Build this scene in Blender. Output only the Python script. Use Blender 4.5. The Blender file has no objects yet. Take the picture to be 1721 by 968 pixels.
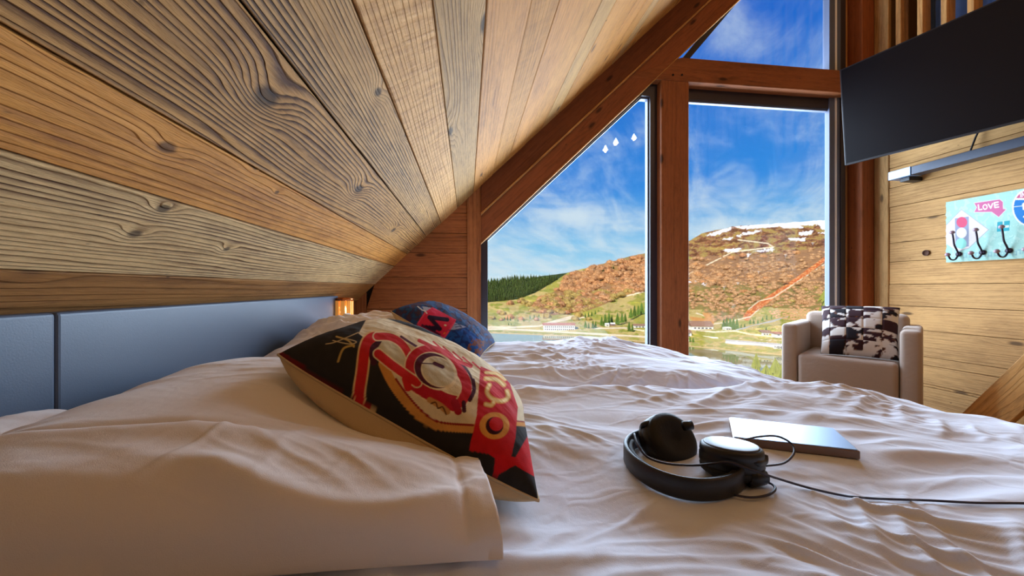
import bpy, bmesh, math, random
import numpy as np
from mathutils import Vector, Matrix
random.seed(7); rng = np.random.default_rng(7)
scene = bpy.context.scene
COL = scene.collection
E = 0.86                       # eye height above the floor (metres)
FPX = 620.0                    # focal length in pixels of the 1721 x 968 frame
YAW = math.radians(6.94)
Fv = np.array([math.sin(YAW), math.cos(YAW), 0.0]); Rv = np.array([math.cos(YAW), -math.sin(YAW), 0.0]); Uv = np.array([0, 0, 1.0])

# ---------------------------------------------------------------- camera
cam = bpy.data.cameras.new('camera'); camo = bpy.data.objects.new('camera', cam); COL.objects.link(camo)
camo.location = (0, 0, E); camo.rotation_euler = (math.pi/2, 0, -YAW)
cam.sensor_width = 36; cam.lens = 36*FPX/1721; cam.clip_start = 0.02; cam.clip_end = 20000
scene.camera = camo
scene.view_settings.view_transform = 'Standard'; scene.view_settings.look = 'None'
scene.view_settings.exposure = 0.0; scene.view_settings.gamma = 1.0
scene.view_settings.use_curve_mapping = False

def ray(x, y): return (x-860.5)/FPX*Rv + Fv + (484-y)/FPX*Uv
def eye(p): return np.array([p[0], p[1], p[2]+E])
def atY(x, y, Y): r = ray(x, y); return eye(r*Y/r[1])
def atX(x, y, X): r = ray(x, y); return eye(r*X/r[0])
def atZ(x, y, Z): r = ray(x, y); return eye(r*(Z-E)/r[2])      # Z is world height
def atD(x, y, d): return eye(ray(x, y)*d)
def proj(P):
    P = np.asarray(P, float) - np.array([0, 0, E]); d = np.maximum(P@Fv, 1e-3)
    return 860.5+FPX*(P@Rv)/d, 484-FPX*P[..., 2]/d

# ---------------------------------------------------------------- node helpers
class NT:
    def __init__(s, tree): s.t = tree; tree.nodes.clear()
    def n(s, typ, ins=None, **props):
        nd = s.t.nodes.new(typ)
        for k, v in props.items(): setattr(nd, k, v)
        for k, v in (ins or {}).items():
            if isinstance(v, bpy.types.NodeSocket): s.t.links.new(v, nd.inputs[k])
            else: nd.inputs[k].default_value = v
        return nd
    def m(s, op, a, b=0.0, c=0.0, clamp=False):
        return s.n('ShaderNodeMath', {0: a, 1: b, 2: c}, operation=op, use_clamp=clamp).outputs[0]
    def mix(s, f, a, b, mode='MIX'):
        nd = s.n('ShaderNodeMix', {0: f, 6: a, 7: b}, data_type='RGBA', blend_type=mode); return nd.outputs[2]
    def ramp(s, f, stops):
        nd = s.n('ShaderNodeValToRGB', {0: f}); cr = nd.color_ramp
        while len(cr.elements) < len(stops): cr.elements.new(0.5)
        for e, (p, c) in zip(cr.elements, stops): e.position = p; e.color = c if len(c) == 4 else (*c, 1)
        return nd.outputs[0]
    def noise(s, vec, scale=1.0, detail=3.0, rough=0.5, dist=0.0):
        return s.n('ShaderNodeTexNoise', {'Vector': vec, 'Scale': scale, 'Detail': detail, 'Roughness': rough, 'Distortion': dist}).outputs[0]
    def xyz(s, x, y, z): return s.n('ShaderNodeCombineXYZ', {0: x, 1: y, 2: z}).outputs[0]
    def scalev(s, v, k): return s.n('ShaderNodeVectorMath', {0: v, 1: k}, operation='MULTIPLY').outputs[0]
def lin(r, g, b):
    f = lambda c: (c/255/12.92) if c/255 <= .04045 else ((c/255+.055)/1.055)**2.4
    return (f(r), f(g), f(b), 1.0)
def newmat(name):
    m = bpy.data.materials.new(name); m.use_nodes = True; return m, NT(m.node_tree)
def finish(nt, color, rough=0.6, bump=None, bstr=0.3, bdist=0.01, metal=0.0, spec=0.5, extra=None):
    ins = {'Base Color': color, 'Roughness': rough, 'Metallic': metal, 'Specular IOR Level': spec}
    if bump is not None:
        ins['Normal'] = nt.n('ShaderNodeBump', {'Height': bump, 'Strength': bstr, 'Distance': bdist}).outputs[0]
    ins.update(extra or {})
    b = nt.n('ShaderNodeBsdfPrincipled', ins)
    nt.n('ShaderNodeOutputMaterial', {'Surface': b.outputs[0]})
    return b

# ---------------------------------------------------------------- sky
world = bpy.data.worlds.new('sky'); scene.world = world; world.use_nodes = True
w = NT(world.node_tree)
g = w.n('ShaderNodeTexCoord').outputs['Generated']
sp = w.n('ShaderNodeSeparateXYZ', {0: g}); dx, dy, dz = sp.outputs
el = w.m('MAXIMUM', dz, 0.0)
blue = w.ramp(el, [(0.0, lin(192, 234, 250)), (0.12, lin(132, 202, 246)), (0.25, lin(52, 144, 234)), (0.55, lin(24, 104, 212)), (1.0, lin(16, 80, 180))])
inv = w.m('DIVIDE', 1.0, w.m('ADD', el, 0.22))
cx = w.m('MULTIPLY', dx, inv); cy = w.m('MULTIPLY', dy, inv)
r1 = w.m('ADD', w.m('MULTIPLY', cx, 0.80), w.m('MULTIPLY', cy, -0.60)); r2 = w.m('ADD', w.m('MULTIPLY', cx, 0.60), w.m('MULTIPLY', cy, 0.80))
c1 = w.noise(w.xyz(w.m('MULTIPLY', r1, 4.2), w.m('MULTIPLY', r2, 1.5), 3.0), 1.0, 7, 0.62, 0.7)
c2 = w.noise(w.xyz(w.m('MULTIPLY', cx, 1.3), w.m('MULTIPLY', cy, 1.9), 7.3), 1.0, 5, 0.55, 0.4)
cl = w.m('ADD', w.m('MULTIPLY', c1, 0.55), w.m('MULTIPLY', c2, 0.65))
cl = w.m('ADD', cl, w.m('MULTIPLY', w.m('SUBTRACT', 0.22, el), 0.42))
cf = w.n('ShaderNodeMapRange', {'Value': cl, 'From Min': 0.475, 'From Max': 0.82, 'To Min': 0.0, 'To Max': 0.9}, interpolation_type='SMOOTHSTEP').outputs[0]
skyc = w.mix(cf, blue, lin(222, 238, 250))
bgn = w.n('ShaderNodeBackground', {'Color': skyc, 'Strength': 1.0})
w.n('ShaderNodeOutputWorld', {'Surface': bgn.outputs[0]})

# ---------------------------------------------------------------- sun (behind the house) and an added cool area light outside the gable glazing
def light(name, typ, loc, energy, color, rot=(0, 0, 0), **kw):
    l = bpy.data.lights.new(name, typ); l.energy = energy; l.color = color
    for k, v in kw.items(): setattr(l, k, v)
    o = bpy.data.objects.new(name, l); COL.objects.link(o); o.location = loc; o.rotation_euler = rot
    return o
light('sun', 'SUN', (0, 0, 60), 6.5, (1.0, 0.93, 0.80), rot=(math.radians(50), 0, math.radians(-48)), angle=0.009)
light('added_window_fill', 'AREA', (1.75, 3.55, 0.75+E), 550.0, (0.65, 0.80, 1.0), rot=(-math.pi/2, 0, 0), shape='RECTANGLE', size=3.6, size_y=2.9)  # added light, brightens the room beyond what the sky gives
LAMP_W = 10.0

# ---------------------------------------------------------------- object helpers
def put(o, parent=None, label=None, cat=None, group=None, kind=None):
    COL.objects.link(o)
    if parent is not None: o.parent = parent
    if label: o['label'] = label
    if cat: o['category'] = cat
    if group: o['group'] = group
    if kind: o['kind'] = kind
    return o
def me(name, verts, faces, mat=None, smooth=False):
    m = bpy.data.meshes.new(name); m.from_pydata([tuple(map(float, v)) for v in verts], [], [tuple(map(int, f)) for f in faces]); m.update()
    if mat: m.materials.append(mat)
    if smooth: m.polygons.foreach_set('use_smooth', [True]*len(m.polygons))
    return m
def ob(name, mesh, parent=None, loc=(0, 0, 0), rot=None, **kw):
    o = bpy.data.objects.new(name, mesh); o.location = loc
    if rot is not None: o.rotation_euler = rot
    return put(o, parent, **kw)
def empty(name, loc=(0, 0, 0), rz=0.0, **kw):
    o = bpy.data.objects.new(name, None); o.empty_display_size = 0.1; o.location = loc; o.rotation_euler = (0, 0, rz)
    return put(o, None, **kw)
def bm_mesh(name, bm, mat, smooth=False):
    bmesh.ops.recalc_face_normals(bm, faces=bm.faces)
    m = bpy.data.meshes.new(name); bm.to_mesh(m); bm.free()
    if mat: m.materials.append(mat)
    if smooth: m.polygons.foreach_set('use_smooth', [True]*len(m.polygons))
    return m
def box_mesh(name, lo, hi, mat, bevel=0.0, seg=2):
    bm = bmesh.new(); bmesh.ops.create_cube(bm, size=1)
    lo = Vector(lo); hi = Vector(hi); c = (lo+hi)/2; s = hi-lo
    for v in bm.verts: v.co = Vector((c[i]+v.co[i]*s[i] for i in range(3)))
    if bevel: bmesh.ops.bevel(bm, geom=list(bm.edges), offset=bevel, segments=seg, affect='EDGES', profile=0.5)
    return bm_mesh(name, bm, mat, smooth=bevel > 0.012)
def box(name, lo, hi, mat, parent=None, bevel=0.0, seg=2, **kw): return ob(name, box_mesh(name, lo, hi, mat, bevel, seg), parent, **kw)
def prism(name, poly, a0, a1, mat, axis='Y', parent=None, bevel=0.0, **kw):
    """poly: 2D points; extruded along axis from a0 to a1.  axis Y: points are (x,z); X: (y,z); Z: (x,y)"""
    P = {'Y': lambda p, a: (p[0], a, p[1]), 'X': lambda p, a: (a, p[0], p[1]), 'Z': lambda p, a: (p[0], p[1], a)}[axis]
    bm = bmesh.new(); A = [bm.verts.new(P(p, a0)) for p in poly]; B = [bm.verts.new(P(p, a1)) for p in poly]
    bm.faces.new(A); bm.faces.new(B[::-1]); n = len(poly)
    for i in range(n): bm.faces.new((A[i], B[i], B[(i+1) % n], A[(i+1) % n]))
    if bevel: bmesh.ops.bevel(bm, geom=list(bm.edges), offset=bevel, segments=1, affect='EDGES')
    return ob(name, bm_mesh(name, bm, mat), parent, **kw)
def ring(name, outer, inner, y0, y1, mat, parent=None, **kw):
    n = len(outer); V = [(p[0], y, p[1]) for y in (y0, y1) for L in (outer, inner) for p in L]; F = []
    for i in range(n):
        j = (i+1) % n
        F += [(i, j, n+j, n+i), (2*n+i, 3*n+i, 3*n+j, 2*n+j), (i, 2*n+i, 2*n+j, j), (n+i, n+j, 3*n+j, 3*n+i)]
    bm = bmesh.new(); vs = [bm.verts.new(v) for v in V]
    for f in F: bm.faces.new([vs[k] for k in f])
    return ob(name, bm_mesh(name, bm, mat), parent, **kw)
def tube(name, pts, r, mat, parent=None, sides=8, smooth_pts=0, closed=False, taper=None, **kw):
    pts = [Vector(map(float, p)) for p in pts]
    if smooth_pts:
        out = []
        for i in range(len(pts)-1):
            p0 = pts[max(i-1, 0)]; p1 = pts[i]; p2 = pts[i+1]; p3 = pts[min(i+2, len(pts)-1)]
            for k in range(smooth_pts):
                t = k/smooth_pts
                out.append(0.5*((2*p1)+(p2-p0)*t+(2*p0-5*p1+4*p2-p3)*t*t+(3*p1-p0-3*p2+p3)*t**3))
        out.append(pts[-1]); pts = out
    V = []; F = []; n = len(pts); up = Vector((0, 0, 1)); prev = None
    for i, p in enumerate(pts):
        t = (pts[min(i+1, n-1)]-pts[max(i-1, 0)]).normalized()
        a = (prev if prev is not None else (Vector((1, 0, 0)) if abs(t.z) > .9 else up)); a = (a-t*a.dot(t)).normalized(); b = t.cross(a); prev = a
        rr = r*(1 if taper is None else taper[0]+(taper[1]-taper[0])*i/(n-1))
        for k in range(sides):
            an = 2*math.pi*k/sides; V.append(p+rr*(a*math.cos(an)+b*math.sin(an)))
    for i in range(n-1):
        for k in range(sides):
            k2 = (k+1) % sides; F.append((i*sides+k, i*sides+k2, (i+1)*sides+k2, (i+1)*sides+k))
    F.append(tuple(range(sides))[::-1]); F.append(tuple((n-1)*sides+k for k in range(sides)))
    return ob(name, me(name, V, F, mat, True), parent, **kw)
def lathe_mesh(name, prof, mat, sides=24, sx=1.0, sy=1.0):
    V = []; F = []
    for (r, z) in prof:
        for k in range(sides): a = 2*math.pi*k/sides; V.append((r*sx*math.cos(a), r*sy*math.sin(a), z))
    for i in range(len(prof)-1):
        for k in range(sides): k2 = (k+1) % sides; F.append((i*sides+k, i*sides+k2, (i+1)*sides+k2, (i+1)*sides+k))
    F.append(tuple(range(sides))[::-1]); F.append(tuple((len(prof)-1)*sides+k for k in range(sides)))
    return me(name, V, F, mat, True)

# numpy gradient noise
_perm = np.random.default_rng(3).permutation(512); _gr = np.random.default_rng(4).normal(size=(512, 2)); _gr /= np.linalg.norm(_gr, axis=1)[:, None]
def pn(x, y, seed=0):
    x = np.asarray(x, float)+seed*17.31; y = np.asarray(y, float)+seed*9.17
    xi = np.floor(x).astype(int); yi = np.floor(y).astype(int); xf = x-xi; yf = y-yi
    u = xf**3*(xf*(xf*6-15)+10); v = yf**3*(yf*(yf*6-15)+10)
    def gr(ix, iy, fx, fy):
        h = _perm[(_perm[ix & 511]+iy) & 511]; return _gr[h, 0]*fx+_gr[h, 1]*fy
    a = gr(xi, yi, xf, yf); b = gr(xi+1, yi, xf-1, yf); c = gr(xi, yi+1, xf, yf-1); d = gr(xi+1, yi+1, xf-1, yf-1)
    return 1.4*((a+(b-a)*u)+((c+(d-c)*u)-(a+(b-a)*u))*v)
def fbm(x, y, o=4, seed=0): return sum(pn(x*2**i, y*2**i, seed+i)*0.5**i for i in range(o))
def ss(a, b, x): t = np.clip((np.asarray(x, float)-a)/(b-a), 0, 1); return t*t*(3-2*t)
# 2D painting helpers for flat print (vectorised)
def inpoly(x, y, P):
    r = np.zeros(np.shape(x), bool); n = len(P)
    for i in range(n):
        x0, y0 = P[i]; x1, y1 = P[(i+1) % n]
        if y0 == y1: continue
        r ^= ((y0 > y) != (y1 > y)) & (x < (x1-x0)*(y-y0)/(y1-y0)+x0)
    return r
def dline(x, y, P):
    d = np.full(np.shape(x), 1e9)
    for (x0, y0), (x1, y1) in zip(P[:-1], P[1:]):
        L = max((x1-x0)**2+(y1-y0)**2, 1e-9); t = np.clip(((x-x0)*(x1-x0)+(y-y0)*(y1-y0))/L, 0, 1)
        d = np.minimum(d, np.hypot(x-x0-t*(x1-x0), y-y0-t*(y1-y0)))
    return d
def smoothline(P, k=8):
    P = [np.array(p, float) for p in P]; out = []
    for i in range(len(P)-1):
        p0 = P[max(i-1, 0)]; p1 = P[i]; p2 = P[i+1]; p3 = P[min(i+2, len(P)-1)]
        for j in range(k):
            t = j/k; out.append(tuple(.5*(2*p1+(p2-p0)*t+(2*p0-5*p1+4*p2-p3)*t*t+(3*p1-p0-3*p2+p3)*t**3)))
    return out+[tuple(P[-1])]
def ell(x, y, cx, cy, rx, ry, rot=0.0):
    c, s = math.cos(rot), math.sin(rot); a = (x-cx)*c+(y-cy)*s; b = -(x-cx)*s+(y-cy)*c
    return (a/rx)**2+(b/ry)**2
def apoly(x, y, P, aa=0.8):
    d = dline(x, y, list(P)+[P[0]]); return np.clip(np.where(inpoly(x, y, P), d, -d)/aa+.5, 0, 1)
def aline(x, y, P, hw_, aa=0.8): return np.clip((hw_-dline(x, y, P))/aa+.5, 0, 1)
def aell(e_, r_, aa=0.8): return np.clip((1-np.sqrt(np.maximum(e_, 1e-9)))*r_/aa+.5, 0, 1)
def over(c, al, col): c[:] = c*(1-al[:, None])+L3(*col)*al[:, None]
def set_color(mesh, rgb, name='print'):
    at = mesh.color_attributes.new(name, 'FLOAT_COLOR', 'POINT')
    a = np.ones((len(mesh.vertices), 4), np.float32); a[:, :3] = rgb; at.data.foreach_set('color', a.ravel())
def L3(r, g, b): return np.array(lin(r, g, b)[:3])

# ---------------------------------------------------------------- materials
def wood(name, light, dark, freq=45., warp=0.03, contrast=0.75, bump=0.35, rough=0.7, knots=None, vor=True, fibre=0.35, stain=0.5, saw=0.0, blotch=0.9):
    """old timber: length along local X, width along local Y; colour of the single board comes from its object colour"""
    m, t = newmat(name)
    oi = t.n('ShaderNodeObjectInfo'); co = t.n('ShaderNodeTexCoord').outputs['Object']
    s = t.n('ShaderNodeSeparateXYZ', {0: co}); x, y, z = s.outputs
    y = t.m('ADD', y, t.m('MULTIPLY', z, 0.8))
    rnd = t.m('MULTIPLY', oi.outputs['Random'], 31.0)
    xo = t.m('ADD', x, rnd); yo = t.m('ADD', y, t.m('MULTIPLY', rnd, 0.37))
    n1 = t.noise(t.xyz(t.m('MULTIPLY', xo, 0.7), t.m('MULTIPLY', yo, 5.0), rnd), 1.0, 2, 0.5)
    q = t.m('ADD', y, t.m('MULTIPLY', t.m('SUBTRACT', n1, 0.5), warp*2.2))
    n1b = t.noise(t.xyz(t.m('MULTIPLY', xo, 5.0), t.m('MULTIPLY', yo, 22.0), rnd), 1.0, 3, 0.6)
    q = t.m('ADD', q, t.m('MULTIPLY', t.m('SUBTRACT', n1b, 0.5), 0.006))
    kd = None
    def addk(q, kd, g, amp, core):
        q = t.m('ADD', q, t.m('MULTIPLY', g, amp))
        return q, (core if kd is None else t.m('MAXIMUM', kd, core))
    for (kx, ky, kr) in (knots or []):
        ddx = t.m('DIVIDE', t.m('SUBTRACT', x, kx), kr*2.6); ddy = t.m('DIVIDE', t.m('SUBTRACT', y, ky), kr*1.5)
        d2 = t.m('ADD', t.m('MULTIPLY', ddx, ddx), t.m('MULTIPLY', ddy, ddy))
        gk = t.m('POWER', 2.718, t.m('MULTIPLY', d2, -1.0))
        ex = t.m('DIVIDE', t.m('SUBTRACT', x, kx), kr*1.15); ey = t.m('DIVIDE', t.m('SUBTRACT', y, ky), kr*0.75)
        e2 = t.m('ADD', t.m('ADD', t.m('MULTIPLY', ex, ex), t.m('MULTIPLY', ey, ey)), t.m('MULTIPLY', t.m('SUBTRACT', n1b, 0.5), 1.2))
        core = t.n('ShaderNodeMapRange', {'Value': e2, 'From Min': 1.25, 'From Max': 0.35}).outputs[0]
        q, kd = addk(q, kd, gk, kr*1.5, core)
    if vor:
        v = t.n('ShaderNodeTexVoronoi', {'Vector': t.xyz(t.m('MULTIPLY', xo, 1.25), t.m('MULTIPLY', yo, 3.6), rnd), 'Scale': 1.0, 'Randomness': 1.0}, voronoi_dimensions='2D')
        vd = v.outputs['Distance']
        gk = t.m('POWER', 2.718, t.m('MULTIPLY', t.m('MULTIPLY', vd, vd), -42.0))
        core = t.n('ShaderNodeMapRange', {'Value': vd, 'From Min': 0.055, 'From Max': 0.025}).outputs[0]
        q, kd = addk(q, kd, gk, 0.04, core)
    ph = t.m('ADD', t.m('MULTIPLY', q, freq), t.m('MULTIPLY', t.noise(t.xyz(t.m('MULTIPLY', xo, 0.35), t.m('MULTIPLY', yo, 24.0), rnd), 1.0, 2, 0.5), 3.0))
    rings = t.m('FRACT', ph)                                           # saw-tooth rings: soft early wood, sharp late wood
    rings = t.m('MINIMUM', t.m('POWER', rings, 1.9), t.m('MULTIPLY', t.m('SUBTRACT', 1.0, rings), 6.0))
    cm = t.noise(t.xyz(t.m('MULTIPLY', xo, 1.6), t.m('MULTIPLY', yo, 14.0), t.m('ADD', rnd, 9.0)), 1.0, 3, 0.6)
    rings = t.m('MULTIPLY', rings, t.n('ShaderNodeMapRange', {'Value': cm, 'From Min': 0.3, 'From Max': 0.65, 'To Min': 0.35, 'To Max': 1.35}).outputs[0])
    fb = t.noise(t.xyz(t.m('MULTIPLY', xo, 22.0), t.m('MULTIPLY', yo, 260.0), rnd), 1.0, 5, 0.75)
    st = t.noise(t.xyz(t.m('MULTIPLY', xo, 2.2), t.m('MULTIPLY', yo, 9.0), t.m('ADD', rnd, 5.0)), 1.0, 4, 0.6)
    fac = t.m('ADD', t.m('MULTIPLY', rings, contrast), t.m('MULTIPLY', t.m('SUBTRACT', fb, 0.5), fibre*2.8))
    fac = t.m('ADD', fac, t.m('MULTIPLY', t.m('SUBTRACT', st, 0.45), stain*1.6), clamp=True)
    height = t.m('ADD', t.m('MULTIPLY', rings, -0.7), t.m('MULTIPLY', fb, 0.5))
    bl = t.noise(t.xyz(t.m('MULTIPLY', xo, 11.0), t.m('MULTIPLY', yo, 55.0), t.m('ADD', rnd, 3.0)), 1.0, 4, 0.7)
    fac = t.m('ADD', fac, t.m('MULTIPLY', t.m('SUBTRACT', bl, 0.48), blotch), clamp=True); height = t.m('ADD', height, t.m('MULTIPLY', bl, 0.5))
    if saw:
        sw = t.noise(t.xyz(t.m('ADD', t.m('MULTIPLY', xo, 60.0), t.m('MULTIPLY', yo, 26.0)), t.m('MULTIPLY', yo, 7.0), rnd), 1.0, 2, 0.6)
        fac = t.m('ADD', fac, t.m('MULTIPLY', t.m('SUBTRACT', sw, 0.5), saw*1.3), clamp=True); height = t.m('ADD', height, t.m('MULTIPLY', sw, saw*1.2))
    col = t.mix(fac, light, dark)
    if kd is not None: col = t.mix(t.m('MULTIPLY', kd, 0.8), col, tuple(c*0.28 for c in dark[:3])+(1,))
    specks = t.noise(t.xyz(t.m('MULTIPLY', xo, 30.0), t.m('MULTIPLY', yo, 70.0), 2.0), 1.0, 1, 0.4)
    spk = t.n('ShaderNodeMapRange', {'Value': specks, 'From Min': 0.76, 'From Max': 0.82, 'To Max': 0.65}).outputs[0]
    col = t.mix(spk, col, tuple(c*0.2 for c in dark[:3])+(1,))
    col = t.mix(1.0, col, oi.outputs['Color'], 'MULTIPLY')
    finish(t, col, rough, height, bump*1.5, 0.008, spec=0.25)
    return m
PALE = (lin(216, 168, 108), lin(106, 68, 34)); GOLD = (lin(216, 152, 78), lin(124, 72, 28)); RED = (lin(150, 90, 54), lin(78, 43, 24)); WALL = (lin(190, 146, 92), lin(112, 74, 40))
M = {}
M['board'] = wood('old_board_wood', *PALE, freq=85, contrast=0.6)
M['board_fine'] = wood('old_board_wood_fine', *GOLD, freq=60, contrast=0.4, fibre=0.45, stain=0.7, bump=0.25)
M['board_saw'] = wood('saw_marked_wood', *GOLD, freq=60, contrast=0.4, saw=0.35, bump=0.35)
M['beam'] = wood('red_brown_beam_wood', *RED, freq=26, contrast=0.35, fibre=0.35, stain=0.5, bump=0.15, rough=0.55)
M['wallwood'] = wood('wall_plank_wood', *WALL, freq=52, contrast=0.42, bump=0.25, stain=0.7)
M['gablewood'] = wood('gable_plank_wood', lin(176, 108, 60), lin(100, 52, 24), freq=36, contrast=0.55, bump=0.25)
def plain(name, col, rough=0.6, metal=0.0, nscale=0.0, nstr=0.2, bdist=0.002, spec=0.5, var=0.0):
    m, t = newmat(name); co = t.n('ShaderNodeTexCoord').outputs['Object']; c = col
    if nscale:
        nz = t.noise(co, nscale, 3, 0.6)
        if var: c = t.mix(t.m('MULTIPLY', nz, var), col, tuple(v*0.45 for v in col[:3])+(1,))
        finish(t, c, rough, nz, nstr, bdist, metal, spec)
    else: finish(t, c, rough, metal=metal, spec=spec)
    return m
M['backing'] = plain('dark_backing', lin(30, 20, 14), 0.9, nscale=20)
M['frame'] = plain('dark_window_frame', lin(44, 38, 46), 0.4, nscale=90, nstr=0.05)
M['frame_grey'] = plain('grey_aluminium', lin(88, 96, 120), 0.5, 0.0, nscale=120, nstr=0.04)
M['gasket'] = plain('white_gasket', lin(232, 232, 240), 0.5, nscale=100, nstr=0.04)
M['plaster'] = plain('house_shell', lin(150, 120, 84), 0.9, nscale=12, var=0.4)
m, t = newmat('window_glass')
fr = t.m('ADD', 0.035, t.m('MULTIPLY', 0.9, t.m('POWER', t.n('ShaderNodeLayerWeight', {'Blend': 0.5}).outputs['Facing'], 5.0)))
mx = t.n('ShaderNodeMixShader', {0: fr, 1: t.n('ShaderNodeBsdfTransparent', {0: (0.97, 0.985, 0.98, 1)}).outputs[0], 2: t.n('ShaderNodeBsdfGlossy', {'Roughness': 0.0}).outputs[0]})
t.n('ShaderNodeOutputMaterial', {0: mx.outputs[0]}); M['glass'] = m
def cloth(name, col, weave=900., rough=0.95, var=0.0, sheen=0.2, crease=0.05):
    m, t = newmat(name); co = t.n('ShaderNodeTexCoord').outputs['Object']
    nz = t.noise(co, weave, 2, 0.7); n2 = t.noise(co, 9.0, 4, 0.6); c = col
    if var: c = t.mix(t.m('MULTIPLY', n2, var), col, tuple(v*0.5 for v in col[:3])+(1,))
    cr = t.n('ShaderNodeTexVoronoi', {'Vector': t.n('ShaderNodeVectorMath', {0: t.scalev(co, (5, 11, 9)), 1: t.scalev(t.n('ShaderNodeTexNoise', {'Vector': co, 'Scale': 6.0}).outputs[1], (1.2, 1.2, 1.2))}, operation='ADD').outputs[0], 'Scale': 1.6}, feature='DISTANCE_TO_EDGE').outputs[0]
    crz = t.n('ShaderNodeMapRange', {'Value': cr, 'From Min': 0.0, 'From Max': 0.16, 'To Min': 1.0, 'To Max': 0.0}, interpolation_type='SMOOTHSTEP').outputs[0]
    h = t.m('ADD', t.m('MULTIPLY', nz, 0.05), t.m('ADD', t.m('MULTIPLY', n2, 0.6), t.m('MULTIPLY', crz, crease)))
    finish(t, c, rough, h, 0.5, 0.012, spec=0.15, extra={'Sheen Weight': sheen}); return m
M['linen'] = cloth('white_cotton', lin(222, 226, 240), crease=.12)
M['linen_pillow'] = cloth('pillow_cotton', lin(232, 224, 222))
def printed(name, rough=0.95, nscale=700.):
    m, t = newmat(name); c = t.n('ShaderNodeAttribute', attribute_name='print').outputs['Color']; co = t.n('ShaderNodeTexCoord').outputs['Object']
    nz = t.noise(co, nscale, 2, 0.8); c2 = t.mix(t.m('MULTIPLY', nz, 0.35), c, (0.5, 0.47, 0.42, 1), 'MULTIPLY')
    finish(t, c2, rough, nz, 0.35, 0.002, spec=0.15); return m
M['print'] = printed('printed_canvas')
M['canvas'] = plain('beige_canvas', lin(196, 168, 128), 0.95, nscale=600, nstr=0.35, var=0.2)

# ---------------------------------------------------------------- structure
def plank(name, length, width, thick, mat, parent, loc, ex, ey, color=(1, 1, 1, 1), bevel=0.0015, mesh=None):
    """a board with its length along ex, width along ey (unit vectors); loc = corner"""
    if mesh is None: mesh = box_mesh(name, (0, 0, -thick), (length, width, 0), mat, bevel, 1)
    ex = Vector(ex).normalized(); ey = Vector(ey).normalized(); ez = ex.cross(ey)
    o = bpy.data.objects.new(name, mesh); put(o, parent)
    o.matrix_world = Matrix.Translation(Vector(loc)) @ Matrix((ex, ey, ez)).transposed().to_4x4()
    o.color = color; return o
GY = 2.6                      # gable framing plane
SL = 0.96; C0 = 0.658+E       # sloping ceiling: z = C0 + SL*x
SA = math.atan(SL); UPX = Vector((math.cos(SA), 0, math.sin(SA)))
XL, XR, XRIDGE = -0.76, 3.24, 3.30
def zc(x): return C0+SL*x
TRANS = Matrix
# floor
fl = box('floor', (XL-0.1, -3.0, -0.1), (5.4, GY+0.2, -0.004), M['backing'], kind='structure')
fm = [M['wallwood'], M['board_fine']]
fmesh = box_mesh('floor_board', (0, 0, -0.003), (5.78, 0.144, 0), M['wallwood'], 0.0008, 1)
for i in range(38):
    c = 0.55+0.12*random.random(); plank('floor_board', 0, 0, 0, None, fl, (XL+6.1, -2.98+i*0.147, 0.0), (-1, 0, 0), (0, -1, 0), (c, c*.95, c*.9, 1), mesh=fmesh).location.x = 5.0
# ceiling slope with one object per board; joints measured on the photograph
cl_ = prism('ceiling', [(XL-0.02, zc(XL-0.02)+0.035), (XRIDGE, zc(XRIDGE)+0.035), (XRIDGE, zc(XRIDGE)+0.30), (XL-0.3, zc(XL-0.3)+0.30), (XL-0.3, zc(XL-.3)+.1)], -3.0, GY+0.25, M['backing'], kind='structure')
jx = [XL+0.004]
for yy in (430, 229, 19): r = (484-yy)/785.; jx.append(-0.658/(SL+r))
for xx in (405, 585, 715, 805, 880): k = 484/(xx-785.) if xx != 785 else 1e9; jx.append(0.658/(k-SL))
while jx[-1] < XRIDGE-0.12: jx.append(jx[-1]+random.choice([0.085, 0.098, 0.11, 0.12]))
PLX0 = -0.55                     # boards start behind the camera
LEN = GY-PLX0
def knot(px, py, r, j):          # pixel -> local board coordinates
    rr = ray(px, py); tt = 0.658/(rr[2]-SL*rr[0]); p = rr*tt
    return (GY-p[1], (p[0]-jx[j])/math.cos(SA), r)
spec = {0: dict(light=lin(170, 118, 62), dark=lin(92, 54, 24), freq=40, contrast=.4, stain=.9, knots=[knot(25, 440, .024, 0)]),
        1: dict(light=lin(232, 192, 134), dark=lin(112, 74, 38), freq=105, contrast=1.05, warp=.03, stain=.45, bump=.6, knots=[knot(190, 388, .012, 1), knot(238, 345, .012, 1), knot(355, 415, .010, 1)]),
        2: dict(light=lin(220, 152, 72), dark=lin(128, 72, 26), freq=70, contrast=.55, stain=.95, fibre=.5, bump=.4, knots=[knot(240, 242, .014, 2), knot(403, 277, .010, 2), knot(52, 70, .011, 2), knot(440, 320, .007, 2)]),
        3: dict(light=lin(210, 156, 90), dark=lin(92, 54, 24), freq=100, contrast=1.15, warp=.035, stain=.45, bump=.6, knots=[knot(412, 158, .026, 3), knot(585, 315, .022, 3), knot(650, 385, .02, 3)]),
        4: dict(light=lin(216, 166, 104), dark=lin(82, 50, 26), freq=120, contrast=1.2, warp=.02, stain=.4, bump=.6, knots=[knot(610, 150, .014, 4), knot(665, 222, .014, 4)]),
        5: dict(light=lin(226, 172, 106), dark=lin(146, 92, 44), freq=70, contrast=.4, stain=.6, saw=.8, bump=.5, knots=[])}
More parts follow.
